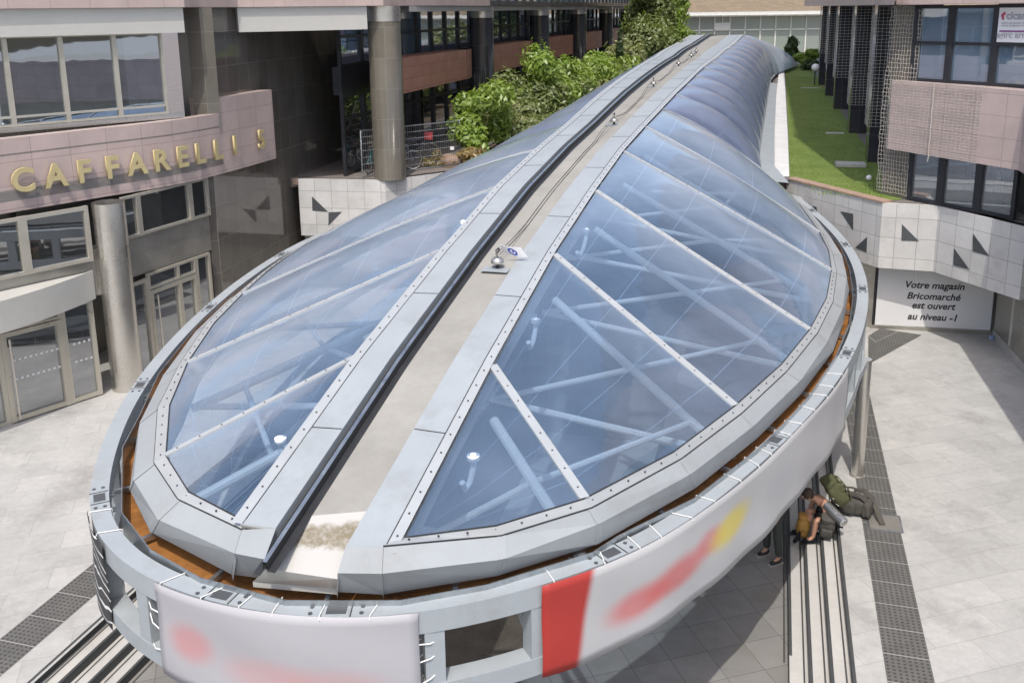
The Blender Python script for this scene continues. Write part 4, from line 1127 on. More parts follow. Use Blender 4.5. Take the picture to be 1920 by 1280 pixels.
# ================================================================== colonnade building on the left of the passage
cbd = thing('colonnade_building', (col0.x, col0.y, T), 'long office block on dark round columns with brown balcony boxes', 'building')
for k in range(7):
    p = col0+kd*(10.0*k*sqrt(1+.275**2)); r = .52
    m = M['granite_lt'] if k == 0 else M['granite_blk']
    c = MB().lathe([(r, T), (r, 8.72)], (p.x, p.y, 0), 36).build('column', m, cbd, smooth=True)
    MB().lathe([(r+.012, 8.72), (r+.012, zc1)], (p.x, p.y, 0), 36).build('column_cap', M['steel'], c, smooth=True)
bk = 1.6                                            # the glass line stands this far behind the columns
def cp(s, o, z): q = col0+kd*s+kn*o; return Vector((q.x, q.y, z))
for k in range(7):
    s0, s1 = 10.37*k, 10.37*(k+1)
    a_, b_ = V2(cp(s0+1.0, .16, 0)), V2(cp(s1-2.6, .16, 0))
    bx = MB(); bx.wall([a_, b_], 6.38, 7.52, -.9); bx.build('balcony_box', M['brown'], cbd)
    MB().wall([V2(cp(s1-2.58, .17, 0)), V2(cp(s1-1.25, -.05, 0))], 6.36, 7.50, -.06).build('balcony_flap', M['brown'], cbd)
    n_ = 6
    for j in range(n_):
        a_, b_ = V2(cp(s0+(s1-s0)*j/n_, -bk, 0)), V2(cp(s0+(s1-s0)*(j+1)/n_, -bk, 0))
        window(cbd, a_, b_, 7.3, zc1, 1, 2, .10, M['frame_dk'], M['glass_bl'], .12, rowz=[7.3, 8.25, zc1])
        window(cbd, a_, b_, T, 6.4, 1, 1, .10, M['frame_dk'], M['glass'], .12, rowz=[T, 5.6, 6.4])
    MB().wall([V2(cp(s0, -bk+.04, 0)), V2(cp(s1, -bk+.04, 0))], 6.4, 7.3, -.3).build('spandrel', M['frame_dk'], cbd)
MB().wall([V2(cp(3.1, .64, 0)), V2(cp(9.6, .64, 0))], zc1+.004, 13, -1.0).build('upper_storey', M['pink'], cbd)
MB().wall([V2(cp(9.6, .64, 0)), V2(cp(52.5, .64, 0))], zc1+.004, 9.32, -1.0).build('sill', M['frame_dk'], cbd)
for j in range(30): window(cbd, V2(cp(9.6+43*j/30, .6, 0)), V2(cp(9.6+43*(j+1)/30, .6, 0)), 9.32, 11.6, 1, 1, .09, M['frame_dk'], M['glass_bl'], .14)
MB().wall([V2(cp(52.6, .66, 0)), V2(cp(70, .66, 0))], zc1+.004, 13, -1.0).build('upper_storey', M['pink'], cbd)
MB().wall([V2(cp(9.6, .55, 0)), V2(cp(52.6, .55, 0))], 11.6, 13, -1.0).build('upper_storey', M['pink'], cbd)
b = MB(); b.prism([tuple(V2(cp(s_, o_, 0))) for s_, o_ in ((1, .5), (70, .5), (70, -7), (7, -7), (5, -3))], 9.0, 9.18); b.build('soffit', M['concrete'], cbd)
b = MB(); b.prism([tuple(V2(cp(s_, o_, 0))) for s_, o_ in ((1, .5), (70, .5), (70, -7), (7, -7), (5, -3))], 13.0, 13.2); b.build('roof_slab', M['concrete'], cbd)
b = MB(); b.wall([V2(cp(8, -bk-5, 0)), V2(cp(70, -bk-5, 0))], T, 9.1, -.2); b.build('inner_wall', M['steel_dk'], cbd)
b = MB(); b.prism([tuple(V2(cp(s_, o_, 0))) for s_, o_ in ((8, -bk-.1), (70, -bk-.1), (70, -6), (8, -6))], 6.4, 6.6); b.build('floor_slab', M['concrete'], cbd)

# ================================================================== lawn, path of slats, right hand building
lawn = [G(1484, 334, T), G(1700, 392, T)]
P0, P5 = V2(G(1668, 371, T)), V2(G(1540, 160, T))
rd = Vector((.2715, 1)).normalized(); rn = out_of(rd)       # rn points away from the canopy
def rp(s, o): return P0+rd*s+rn*o
base_in = [V2(G(1482, 333, T)), V2(G(1478, 250, T)), V2(G(1475, 180, T)), V2(G(1472, 128, T))]
b = MB(); R_ = [rp(-.2, .3), rp(15, .3), rp(40, .3), rp(80, .3), rp(160, .3)]
Lp = [V2(G(1480, 336.5, T))]+base_in[1:]+[V2(G(1472, 128, T))+rd*90]
for i in range(4): b.face([(Lp[i].x, Lp[i].y, T+.012), (R_[i].x, R_[i].y, T+.012), (R_[i+1].x, R_[i+1].y, T+.012), (Lp[i+1].x, Lp[i+1].y, T+.012)])
b.face([(WR[0].x, WR[0].y+.15, T+.012), (WR[1].x, WR[1].y+.15, T+.012), (R_[0].x, R_[0].y, T+.012), (Lp[0].x, Lp[0].y, T+.012)])
struct(b.build('lawn', M['lawn']))
# short grass blades over the nearer lawn
b = MB(); rg = random.Random(3)
for _ in range(9000):
    s_ = rg.random()**1.5*45; p = rp(s_, -rg.random()*(5.2-.0*s_)-.05)
    x0 = interp(p.y, [q.y for q in Lp], [q.x for q in Lp])
    if p.x < x0+.08: continue
    a = rg.random()*6.28; h = rg.uniform(.03, .08); w_ = .012
    b.face([(p.x-w_*cos(a), p.y-w_*sin(a), T+.01), (p.x+w_*cos(a), p.y+w_*sin(a), T+.01), (p.x+rg.uniform(-.03, .03), p.y+rg.uniform(-.03, .03), T+.01+h)])
tag(b.build('grass', M['leaf_bright']), 'short green grass blades on the lawn beside the right building', 'grass', kind='stuff')
# white slatted walkway and grey gutter ledge between film and lawn
b = MB(); led = MB()
ia = [(1452, 331), (1452, 251), (1455, 181), (1462, 120)]; ja = [(1480, 331), (1477, 251), (1473, 181), (1470, 125)]; ka = [(1436, 331), (1433, 251), (1441, 181), (1452, 120)]
A_ = [V2(G(*p, T+.12)) for p in ia]; B_ = [V2(G(*p, T+.12)) for p in ja]
for i in range(3):
    z = T+.12; L = (A_[i+1]-A_[i]).length; u = sum((A_[k+1]-A_[k]).length for k in range(i))
    b.face([(*A_[i], z), (*B_[i], z), (*B_[i+1], z), (*A_[i+1], z)], 0, [(0, u), (.8, u), (.8, u+L), (0, u+L)])
    b.face([(*B_[i], z), (*B_[i], T), (*B_[i+1], T), (*B_[i+1], z)])
b.face([(*A_[0], T), (*B_[0], T), (*B_[0], T+.12), (*A_[0], T+.12)])
tag(b.build('slatted_walkway', M['deck']), 'white slatted walkway running along the canopy beside the lawn', 'walkway')
C_ = [AX(y, interp(y, [27.3, 30.3, 36.8, 47.4, 57.5, 64, 75], [3.66, 3.49, 3.36, 3.21, 3.07, 2.97, 4.2]), T+.30) for y in (28, 31, 36, 42, 48, 56, 64)]
D_ = [V2((interp(c.y, [a.y for a in A_], [a.x for a in A_]), c.y+.0)) for c in C_]
for i in range(len(C_)-1):
    led.quad(C_[i], (*D_[i], T+.20), (*D_[i+1], T+.20), C_[i+1]); led.quad((*D_[i], T+.20), (*D_[i], T+.1), (*D_[i+1], T+.1), (*D_[i+1], T+.20))
    led.quad(C_[i]+Vector((-.05, 0, -.9)), C_[i], C_[i+1], C_[i+1]+Vector((-.05, 0, -.9)))
led.build('edge_ledge', M['paint'], canopy)

rb = thing('corner_office_building', (P0.x, P0.y, T), 'pink stone office building with dark piers and netted facade right of the lawn', 'building')
near0, near1 = V2(G(1705, 375, T)), V2(G(1910, 415, T))
nd = (near1-near0).normalized(); nn_ = out_of(nd)*1
if nn_.dot(Vector((0, 0))-near0) < 0: nn_ = -nn_
def nearp(px, z): return on_line(near0, nd, px, z)
def win_r(a_, b_, *k, **kw):            # window() builds outward to the right of a->b, so walk the other way when needed
    t_ = (b_-a_).normalized()
    if out_of(t_).dot(nn_) < 0: a_, b_ = b_, a_
    return window(rb, a_, b_, *k, **kw)
lowx = [nearp(px, 4.5) for px in (1706, 1766, 1836, 1908)]
for a_, b_ in zip(lowx, lowx[1:]): win_r(a_, b_, T+.02, 5.30, 1, 1, .10, M['frame_dk'], M['glass_cl'], .12, name='lower_window')
upx = [nearp(px, 8) for px in (1713, 1782, 1866, 1950, 2040)]
for a_, b_ in zip(upx, upx[1:]): win_r(a_, b_, 7.0, 8.98, 1, 2, .09, M['frame_dk'], M['glass_bl'], .12, rowz=[7.0, 8.02, 8.98], name='upper_window')
s0p = near0-nd*.62+nn_*.30
sp_path = [s0p-nn_*1.0, s0p, V2((12.06, 21.95))+nn_*.05]
def wall_out(path, z0, z1, th, mat, name, top=None, par=None):
    """wall whose thickness grows away from the viewer's side"""
    MB().wall(path, z0, z1, th).build(name, mat, par or rb)
blk = [V2((12.06, 21.9)), V2((9.2, 10.0)), V2((8.6, 6.5))]
wall_out([s0p, blk[0]], 5.13, 7.0, -.5, M['pink'], 'spandrel')
wall_out(blk, 5.13, 7.02, -.6, M['pink'], 'overhang_block')
b = MB(); b.face([(p.x, p.y, 7.0) for p in (blk[0], blk[1], blk[2], blk[2]+Vector((8, 0)), blk[0]+Vector((6, 0)))]); b.build('balcony_top', M['grit'], rb)
b = MB(); b.face([(p.x, p.y, 5.15) for p in (blk[0], blk[1], blk[2], blk[2]+Vector((8, 0)), blk[0]+Vector((6, 0)))]); b.build('soffit', M['concrete'], rb)
# wall of the court below the overhang
cw = [V2(G(1862, 632)), V2(G(1925, 706)), V2((10.9, 12.)), V2((10.2, 7.))]
wall_out(cw, .22, 5.2, -.3, M['steel_dk'], 'court_wall'); wall_out([p-Vector((.03, 0)) for p in cw], 0, .22, -.3, M['concrete'], 'plinth')
q0, q1 = cw[0].lerp(cw[1], .45), cw[0].lerp(cw[1], .5); MB().wall([q0-Vector((.012, 0)), q1-Vector((.012, 0))], .25, 2.1, -.05).build('mullion', M['cream'], rb)
# ground floor volume behind and upper storeys
up0 = rp(-1.6, -.95)
upper = [rp(66, -.3), rp(-.4, -.3), s0p+nn_*.1-nd*.3, near0+nn_*.4+nd*7]
MB().wall(upper, 9.0, 27.5, -1.2).build('upper_storey', M['pink'], rb)
rf = [rp(66, -.25), rp(-.4, -.25), s0p+nn_*.05, near0+nn_*.35+nd*7, near0+nn_*.35+nd*7+Vector((9, 0)), rp(66, 14)]
b = MB(); b.prism([(p.x, p.y) for p in rf], 27.5, 27.7); b.build('roof_slab', M['concrete'], rb)
b = MB(); b.prism([(p.x, p.y) for p in rf], 9.02, 9.12); b.build('soffit', M['concrete'], rb)
pier_s = [(V2(G(*p, T))-P0).dot(rd) for p in ((1670, 371), (1640, 305), (1592, 250), (1566, 205), (1549, 180), (1541, 160))]
nets = []
for k, s_ in enumerate(pier_s):
    wd = .95 if k == 0 else .85
    a_, b_ = rp(s_, .02), rp(s_, wd)
    pm_ = M['granite_lt'] if k == 0 else M['granite_blk']
    bx = MB()
    if k == 0:
        a_, b_ = s0p-nn_*.32-nd*.36, near0-nn_*.02-nd*.05
        bx.wall([a_, b_], T, 9.0, -.8)
    else: bx.prism([tuple(rp(s_-.02, 0)), tuple(rp(s_-.02, wd)), tuple(rp(s_+.9, wd)), tuple(rp(s_+.9, 0))], T, 9.0)
    bx.build('pier', pm_, rb)
    s_n = pier_s[k+1] if k+1 < len(pier_s) else s_+9
    n_ = 4
    for j in range(n_):      # glazing between the piers
        a2, b2 = rp(s_+.9+(s_n-s_-.9)*j/n_, .75), rp(s_+.9+(s_n-s_-.9)*(j+1)/n_, .75)
        window(rb, b2, a2, T+.25, 9.0, 1, 1, .10, M['frame_dk'], M['glass_bl'], .12, rowz=[T+.25, 5.4, 6.9, 8.0, 9.0], name='tall_window')
    MB().wall([rp(s_+.9, .72), rp(s_n, .72)], T, T+.25, .3).build('plinth', M['frame_dk'], rb)
# rooms behind the lower windows: pale ceiling strips, blue posts, seated silhouettes are left dim
rmn = -nn_
b = MB(); b.wall([near0+rmn*3.5, near1+rmn*3.5+nd*2], T, 7, .1); b.build('inner_wall', M['cream'], rb)
b = MB(); b.face([(p.x, p.y, T+.02) for p in (near0+rmn*.15, near1+rmn*.15, near1+rmn*3.5, near0+rmn*3.5)]); b.build('room_floor', M['grit'], rb)
b = MB(); b.face([(p.x, p.y, 5.6) for p in (near0+rmn*.15, near1+rmn*.15, near1+rmn*3.5, near0+rmn*3.5)]); b.build('room_ceiling', M['hallw'], rb)
b = MB(); b.wall([near0+rmn*3.2, near1+rmn*3.2+nd*2], 7, 9, .1); b.build('inner_wall', M['steel_dk'], rb)

for k_, (u_, w_, zb_, h_) in enumerate(((.12, .5, 3.8, .55), (.34, .7, 3.8, .75), (.62, .5, 3.9, .8), (.85, .7, 3.9, .8))):
    q = near0.lerp(near1, u_)-nn_*1.9; MB().box((q.x, q.y, zb_+h_/2), (w_, .06, h_), Matrix(((nd.x, nn_.x, 0), (nd.y, nn_.y, 0), (0, 0, 1)))).build('partition', M['signw'], rb)
M['bluepost'] = pm('blue_post', (.20, .30, .38), .5)
for u_ in (.28, .55, .9):
    q = near0.lerp(near1, u_)-nn_*1.2; MB().box((q.x, q.y, T+.9), (.16, .16, 1.8)).build('inner_post', M['bluepost'], rb)
# nets tied over the piers and the spandrel
def net(pt, nu, nv, name, label, r=.009, wob=.02, seed=1, grp='safety nets on the right building'):
    """pt(u, v) gives the netted surface; cords along both directions"""
    rgn = random.Random(seed); D = {}
    def P(i, j):
        if (i, j) not in D: D[(i, j)] = Vector(pt(i/nu, j/nv))+Vector([rgn.uniform(-wob, wob) for _ in range(3)])
        return D[(i, j)]
    b = MB()
    for i in range(nu+1): b.tube([P(i, j) for j in range(nv+1)], r, 4, cap=False)
    for j in range(nv+1): b.tube([P(i, j) for i in range(nu+1)], r, 4, cap=False)
    c = pt(.5, 0); o = b.build(name, M['net'])
    return tag(o, label, 'net', grp)
labs = ['white safety net hanging over the front corner pier from top to bottom', 'safety net on the second pier back from the corner beside the lawn', 'safety net on the third dark pier beside the lawn', 'safety net on the fourth dark pier beside the lawn', 'safety net on the fifth dark pier, far along the lawn', 'safety net on the farthest dark pier beside the lawn']
a_, b_ = s0p-nn_*.30-nd*.42, near0-nd*.05
for (z0, z1) in ((T+.1, 5.9),): pass
net(lambda u, v: (*(a_.lerp(b_, u)+nn_*(.07+.05*sin(v*5))), T+.12+v*(8.95-T-.12)), 11, 44, 'safety_net', labs[0], .0055, .018)
for k in range(1, 6):
    s_ = pier_s[k]; zb = (5.0, 4.95, 5.4, 5.7, 5.9)[k-1]
    def pt(u, v, s_=s_, zb=zb):
        q = rp(s_-.10, .86-.96*(u*2)) if u < .5 else rp(s_-.10+.95*(u-.5)*2, -.08)
        return (q.x, q.y, zb+v*(8.95-zb))
    net(pt, 14 if k < 3 else 10, 34 if k < 3 else 24, 'safety_net', labs[k], .006 if k < 3 else .008, .012, k)
e0, e1 = s0p+nn_*.03, s0p.lerp(blk[0], .72)+nn_*.03
net(lambda u, v: (*(e0.lerp(e1, u)+nn_*(.012+.01*sin(v*20))), 5.14+v*1.88), 22, 26, 'safety_net', 'white safety net drawn tight over the pink spandrel between the window rows', .0035, .006, 11)
b = MB(); q = e0.lerp(e1, .5)+nn_*.03
b.tube([(q.x+.01*sin(k*2.1), q.y, 7.02-2.05*k/14) for k in range(15)], .013, 5); tag(b.build('net_rope', M['net']), 'knotted white rope hanging down the middle of the spandrel net', 'rope')

# poster in the upper right window
t0 = upx[2].lerp(upx[3], .06)+nn_*.07; t1 = upx[2].lerp(upx[3], .98)+nn_*.07
ps = thing('window_poster', (t0.x, t0.y, 8.05), 'white window poster with small lettering in the upper right window', 'poster')
MB().wall([t0, t1], 8.08, 8.90, -.012).build('sheet', M['signw'], ps)
ox = (t1-t0).normalized(); M['pur'] = pm('purple_print', (.20, .05, .22), .5, 0, .05); M['redp'] = pm('red_print', (.45, .05, .10), .5, 0, .05); M['greyp'] = pm('grey_print', (.35, .35, .37), .5, 0, .05)
def onp(u, z): q = t0+ox*u+nn_*.016; return (q.x, q.y, z)
b = MB()
for (u, z, r) in ((.10, 8.72, .05), (.145, 8.76, .045), (.12, 8.65, .045)): b.box(onp(u, z), (r*1.3, .004, r*1.5), Matrix(((ox.x, nn_.x, 0), (ox.y, nn_.y, 0), (0, 0, 1))))
b.build('mark', M['redp'], ps)
put_mesh(glyph('cicaro', .18, .003, 0, .008), 'lettering', M['greyp'], ps, onp(.52, 8.63), (ox.x, ox.y, 0), (0, 0, 1))
b = MB(); b.box(onp(.45, 8.345), (.78, .004, .035), Matrix(((ox.x, nn_.x, 0), (ox.y, nn_.y, 0), (0, 0, 1)))); b.build('bar', M['pur'], ps)
put_mesh(glyph('agirc arrco', .15, .003, 0, .003), 'lettering', M['greyp'], ps, onp(.47, 8.19), (ox.x, ox.y, 0), (0, 0, 1))
for zz in (8.52, 8.46): put_mesh(glyph('centre de gestion retraite', .05, .003), 'lettering', M['greyp'], ps, onp(.46, zz), (ox.x, ox.y, 0), (0, 0, 1))

# ================================================================== far hall with the brown roof
hy = 112.
hall = thing('market_hall', (30, hy, T), 'long low glass hall with white eaves under a brown roof across the far end', 'building')
def hp(x, z, o=0): return Vector((x, hy+o+.0*x, z))
ze = zat(.26*hy, hy, 31); zt_ = zat(.26*hy, hy, 22)
x0h, x1h = 8., 58.
b = MB(); b.box(((x0h+x1h)/2, hy-.5, (ze+zt_)/2), (x1h-x0h+2, 1.4, zt_-ze)); b.build('eaves', M['hallw'], hall, bevel=.05)
b = MB(); b.box(((x0h+x1h)/2, hy-1.25, ze+.12), (x1h-x0h+2, .12, .14)); b.build('gutter', M['steel'], hall)
b = MB(); b.face([(x0h-2, hy-.3, zt_+.02), (x1h+2, hy-.3, zt_+.02), (x1h+2, hy+40, 24), (x0h-2, hy+40, 24)], 0, [(0, 0), (54, 0), (54, 42), (0, 42)]); b.build('roof', M['roof'], hall)
zm = zat(.26*hy, hy, 56); pitchx = 28*hy/1750
nwin = int((x1h-x0h)/pitchx)
for k in range(nwin):
    xa, xb = x0h+k*pitchx, x0h+(k+1)*pitchx
    f = MB(); 
    for x in (xa,): f.bar((x, hy-.05, T), (x, hy-.05, ze), .14, .14, 0, (0, 1, 0))
    f.bar((xa, hy-.05, zm), (xb, hy-.05, zm), .14, .14, 0, (0, 0, 1))
    fo = f.build('window', M['hallw'], hall)
    MB().quad((xa+.05, hy, T), (xb-.05, hy, T), (xb-.05, hy, ze), (xa+.05, hy, ze)).build('pane', M['glass_hall'], fo)
xa = G(1339, 60, 8).x*0
xd = next(x0h+k*pitchx for k in range(nwin) if proj((x0h+(k+.5)*pitchx, hy, 7))[0] > 1338)
MB().box((xd+pitchx*.5, hy-.12, (zm+zat(.26*hy, hy, 42))/2), (pitchx*.95, .1, zat(.26*hy, hy, 42)-zm)).build('white_panel', M['hallw'], hall)
b = MB(); b.bar((xd+pitchx*.5, hy-.1, zat(.26*hy, hy, 42)), (xd+pitchx*.5, hy-.1, ze), .12, .12, 0, (0, 1, 0)); b.build('mullion', M['hallw'], hall)
b = MB(); b.wall([Vector((x0h, hy+9)), Vector((x1h, hy+9))], T, ze, -.3); b.build('inner_wall', M['hallw'], hall)

# ================================================================== plants
def leaves(blobs, n, size, rg, flat=.0):
    """leaf-sized faces spread through a few unequal lobes"""
    b = MB(); tot = sum(r[0]*r[1]*r[2] for _, r in blobs)
    for c, r in blobs:
        k = int(n*(r[0]*r[1]*r[2])/tot)
        for _ in range(k):
            d = Vector((rg.gauss(0, 1), rg.gauss(0, 1), rg.gauss(0, 1))).normalized()
            q = rg.random()**.42
            if rg.random() < .16: q *= rg.uniform(1.05, 1.45)
            p = Vector(c)+Vector((d.x*r[0], d.y*r[1], d.z*r[2]))*q
            nrm = (d+Vector((rg.uniform(-.9, .9), rg.uniform(-.9, .9), rg.uniform(-.2, 1.1)))).normalized()
            a = nrm.cross(Vector((rg.uniform(-1, 1), rg.uniform(-1, 1), rg.uniform(-1, 1)))).normalized(); e = nrm.cross(a)
            s = size*rg.uniform(.6, 1.35)
            b.face([p-a*s, p+e*s*.42-a*.1*s, p+a*s, p-e*s*.42-a*.1*s])
    return b
def plant(name, x, y, z0, blobs, n, size, mat, label, cat, group, stems=3, sr=.025, seed=1):
    rg = random.Random(seed)
    t = thing(name, (x, y, z0), label, cat, group)
    B = [((x+c[0], y+c[1], z0+c[2]), r) for c, r in blobs]
    leaves(B, n, size, rg).build('crown' if cat == 'tree' else 'foliage', mat, t)
    s = MB()
    for i in range(stems):
        c, r = B[i % len(B)]
        a = Vector((x+rg.uniform(-.1, .1), y+rg.uniform(-.1, .1), z0)); e = Vector(c)+Vector((0, 0, r[2]*.3)); m = a.lerp(e, .5)+Vector((rg.uniform(-.1, .1), rg.uniform(-.1, .1), .1))
        s.tube([a, m, e], [sr*1.5, sr, sr*.4], 6)
        for _ in range(4):
            d = Vector((rg.uniform(-1, 1)*r[0], rg.uniform(-1, 1)*r[1], rg.uniform(-.2, 1)*r[2]))*.8
            s.tube([m.lerp(e, rg.random()), Vector(c)+d], [sr*.5, sr*.15], 5)
    s.build('trunk' if cat == 'tree' else 'stems', M['bark'], t)
    return t
rg = random.Random(21)
def lobes(w_, h, n, rg_, d=None):
    d = d or w_
    out = []
    for i in range(n):
        f = (i+.5)/n
        out.append(((rg_.uniform(-.45, .45)*w_, rg_.uniform(-.45, .45)*d, h*(.25+.62*f)), (w_*rg_.uniform(.28, .42), d*rg_.uniform(.28, .42), h*rg_.uniform(.13, .22))))
    return out
def at_plan(px, y, z=T+1): d = ray(px, 100); return d.x/d.y*y
BUSH = [(905, 33.5, 1.5, 2.3, 'leaf_bright', 'bright green leafy shrub right behind the steel fence panel', 7, 2300),
        (948, 34.8, 1.3, 1.5, 'leaf_pale', 'low pale green shrub at the edge of the blue film', 7, 1700),
        (1000, 37.5, 1.5, 3.3, 'leaf_bright', 'tall bright green shrub in front of the third dark column', 8, 2300),
        (985, 35.2, 1.6, 1.6, 'leaf_mid', 'broad mid green shrub spreading below the tallest bright one', 8, 2100),
        (1040, 39, 1.7, 2.0, 'leaf_bright', 'yellow green shrub with pointed shoots beside the tallest shrub', 8, 2300),
        (1065, 41, 1.9, 2.0, 'leaf_mid', 'feathery olive green shrub filling the middle of the planted bed', 8, 2300),
        (1030, 37.0, 1.5, 1.3, 'leaf_pale', 'low grey green shrub hugging the film edge in the middle of the bed', 7, 1700),
        (1100, 45, 1.9, 2.5, 'leaf_bright', 'bright green shrub between two dark columns, far in the bed', 8, 2200),
        (1112, 44.0, 1.8, 1.7, 'leaf_pale', 'pale feathery shrub at the far end of the planted bed', 7, 1800),
        (880, 32.0, .8, 1.2, 'leaf_bright', 'small green shrub low against the right post of the fence panel', 6, 900),
        (965, 36.5, 1.2, 2.6, 'leaf_mid', 'mid green shrub just left of the tallest shrub', 8, 1800),
        (1075, 43, 1.6, 2.6, 'leaf_bright', 'bright green shrub reaching the balcony box beyond the third column', 8, 2000),
        (1128, 47.5, 1.8, 2.2, 'leaf_mid', 'mid green shrub at the foot of the olive trees', 8, 2000),
        (1060, 39.2, 1.6, 1.5, 'leaf_pale', 'grey green shrub hanging over the film edge past mid bed', 8, 1800),
        (1150, 48.5, 1.9, 2.6, 'leaf_bright', 'bright green shrub beside the narrow dark conifer', 9, 2200),
        (1140, 45.5, 1.6, 1.5, 'leaf_pale', 'low grey green shrub at the film edge below the olive trees', 8, 1700),
        (1010, 36.2, 1.3, 2.2, 'leaf_mid', 'mid green shrub directly below the tallest bright shrub', 8, 1700),
        (885, 31.6, .7, .6, 'leaf_dry', 'low yellowing shrub below the small green one by the fence', 5, 500)]
for i, (px, y, w_, h, m, lab, nl, n) in enumerate(BUSH):
    plant('shrub', at_plan(px, y), y, T, lobes(w_*1.15, h*1.22, nl+2, rg), int(n*1.9), .075+.0009*y, M[m], lab, 'shrub', 'shrubs in the bed along the colonnade', 4, .018, 40+i)
TREES = [(1175, 52, 1.9, 3.6, 'leaf_pale', 'dusty olive tree at the near end of the tree row', 2600),
         (1162, 50, .55, 4.2, 'leaf_dark', 'narrow dark conifer standing among the olive trees', 1200),
         (1205, 57, 2.2, 4.6, 'leaf_mid', 'round olive green tree behind the narrow conifer', 3200),
         (1215, 66, 2.9, 8.2, 'leaf_mid', 'tallest green tree rising past the top of the picture', 5200),
         (1255, 70, 2.2, 6.8, 'leaf_bright', 'light green tree sloping down beside the far hall', 3600),
         (1278, 76, 2.2, 4.4, 'leaf_mid', 'low green tree at the right end of the tree row by the hall', 2400),
         (1228, 62, 2.0, 4.8, 'leaf_mid', 'dense green tree in front of the tallest tree', 3000)]
for i, (px, y, w_, h, m, lab, n) in enumerate(TREES):
    if w_ < .8: bl = [((0, 0, h*f), (w_*(1.15-f)*.8, w_*(1.15-f)*.8, h*.16)) for f in (.15, .35, .55, .75, .92)]
    else: bl = lobes(w_, h, 11, rg)
    plant('tree', at_plan(px, y), y, T, bl, int(n*2.2), .10+.0010*y, M[m], lab, 'tree', 'trees beyond the shrubs', 5, .05, 80+i)
for i, (px, py, w_, h, m, lab, n) in enumerate(((1486, 124, 1.0, 2.7, 'leaf_dark', 'small dark leafy tree at the far end of the slatted walkway', 1500), (1512, 128, 1.6, 1.7, 'leaf_bright', 'rounded bright green bush at the far end of the lawn', 1700), (1519, 132, 1.2, .9, 'leaf_dark', 'low dark bush in front of the rounded bright one on the lawn', 900))):
    p = G(px, py, T)
    plant('tree' if i == 0 else 'shrub', p.x, p.y, T, lobes(w_, h, 7, rg), n, .2, M[m], lab, 'tree' if i == 0 else 'shrub', None, 3, .04, 120+i)
# soil bed under the shrubs, dry plant by the column
b = MB(); b.face([(*V2(cp(2.2, 1.0, 0)), T+.01), (*V2(cp(2.2, 3.3, 0)), T+.01), (*V2(cp(48, 3.6, 0)), T+.01), (*V2(cp(48, .9, 0)), T+.01)]); struct(b.build('planting_bed', M['soil']))
p = G(812, 312, T); plant('shrub', p.x, p.y, T, [((0, 0, .12), (.5, .3, .14)), ((.15, .1, .35), (.22, .2, .22)), ((-.3, 0, .15), (.25, .2, .15))], 500, .06, M['leaf_dry'], 'dry brown plant growing at the terrace edge beside the bicycles', 'shrub', None, 4, .01, 5)
p = G(850, 306, T)
b = MB(); rk = random.Random(9)
b.sphere((p.x, p.y, T+.08), (.5, .3, .26), 14, 8); o = b.build('boulder', M['coping'], smooth=True); tag(o, 'tan boulder at the terrace edge below the fence panel', 'rock')
for v in o.data.vertices: v.co += Vector((rk.uniform(-.03, .03), rk.uniform(-.03, .03), rk.uniform(-.03, .03)))

# ================================================================== fence panels and bicycles on the left terrace
def fence_panel(a, b_, z, h, label, nv=48, tilt=Vector((0, 0, 0)), dense=None):
    a, b_ = Vector((a.x, a.y, z)), Vector((b_.x, b_.y, z)); up_ = Vector((0, 0, h))+tilt; L = (b_-a)
    t = thing('fence_panel', a, label, 'fence')
    f = MB(); f.tube([a, a+up_], .024, 8); f.tube([b_, b_+up_*1.02], .024, 8); f.tube([a+up_*.99, b_+up_*.99], .02, 8); f.tube([a+up_*.03, b_+up_*.03], .02, 8)
    f.build('tube_frame', M['galv'], t)
    m = MB()
    for k in range(1, nv): m.tube([a+L*k/nv+up_*.03, a+L*k/nv+up_*.98], .0026, 4, cap=False)
    for k in range(1, 7): m.tube([a+up_*k/7, b_+up_*k/7], .005, 4, cap=False)
    m.build('mesh_infill', M['wire'], t); return t, a, L, up_
fa_, fb_ = G(680, 334, T), G(863, 309, T)
h_ = zat(fb_.x, fb_.y, 226)-T
t, a, L, up_ = fence_panel(fa_, fb_, T, h_, 'steel mesh fence panel standing in front of the parked bicycles')
q = a+L*.915+up_*.40; MB().box(q-Vector((0, .03, 0)), (.14, .01, .12)).build('label_plate', M['signw'], t)
a1_, b1_ = G(915, 292, T), G(945, 262, T)
fence_panel(V2(G(917, 283, T)), V2(G(945, 262, T)), T+.1, 1.75, 'mesh fence panel leaning crookedly among the bright green shrubs', 20, Vector((-.75, .2, 0)))
def wheel(c, ax_, r, t, name='wheel'):
    c = Vector(c); u = Vector((ax_.y, -ax_.x, 0)).normalized(); up_ = Vector((0, 0, 1))
    ring_ = [c+u*r*cos(2*pi*k/28)+up_*r*sin(2*pi*k/28) for k in range(29)]
    wo_ = MB().tube(ring_, .021, 8, cap=False).build('wheel', M['rubber'], t)
    MB().tube([c+(p-c)*.93 for p in ring_], .014, 6, cap=False).build('rim', M['steel'], wo_)
    s = MB()
    for k in range(14): s.tube([c, c+(ring_[k*2]-c)*.92], .0025, 3, cap=False)
    s.tube([c-ax_*.05, c+ax_*.05], .02, 8); s.build('spokes', M['steel'], wo_)
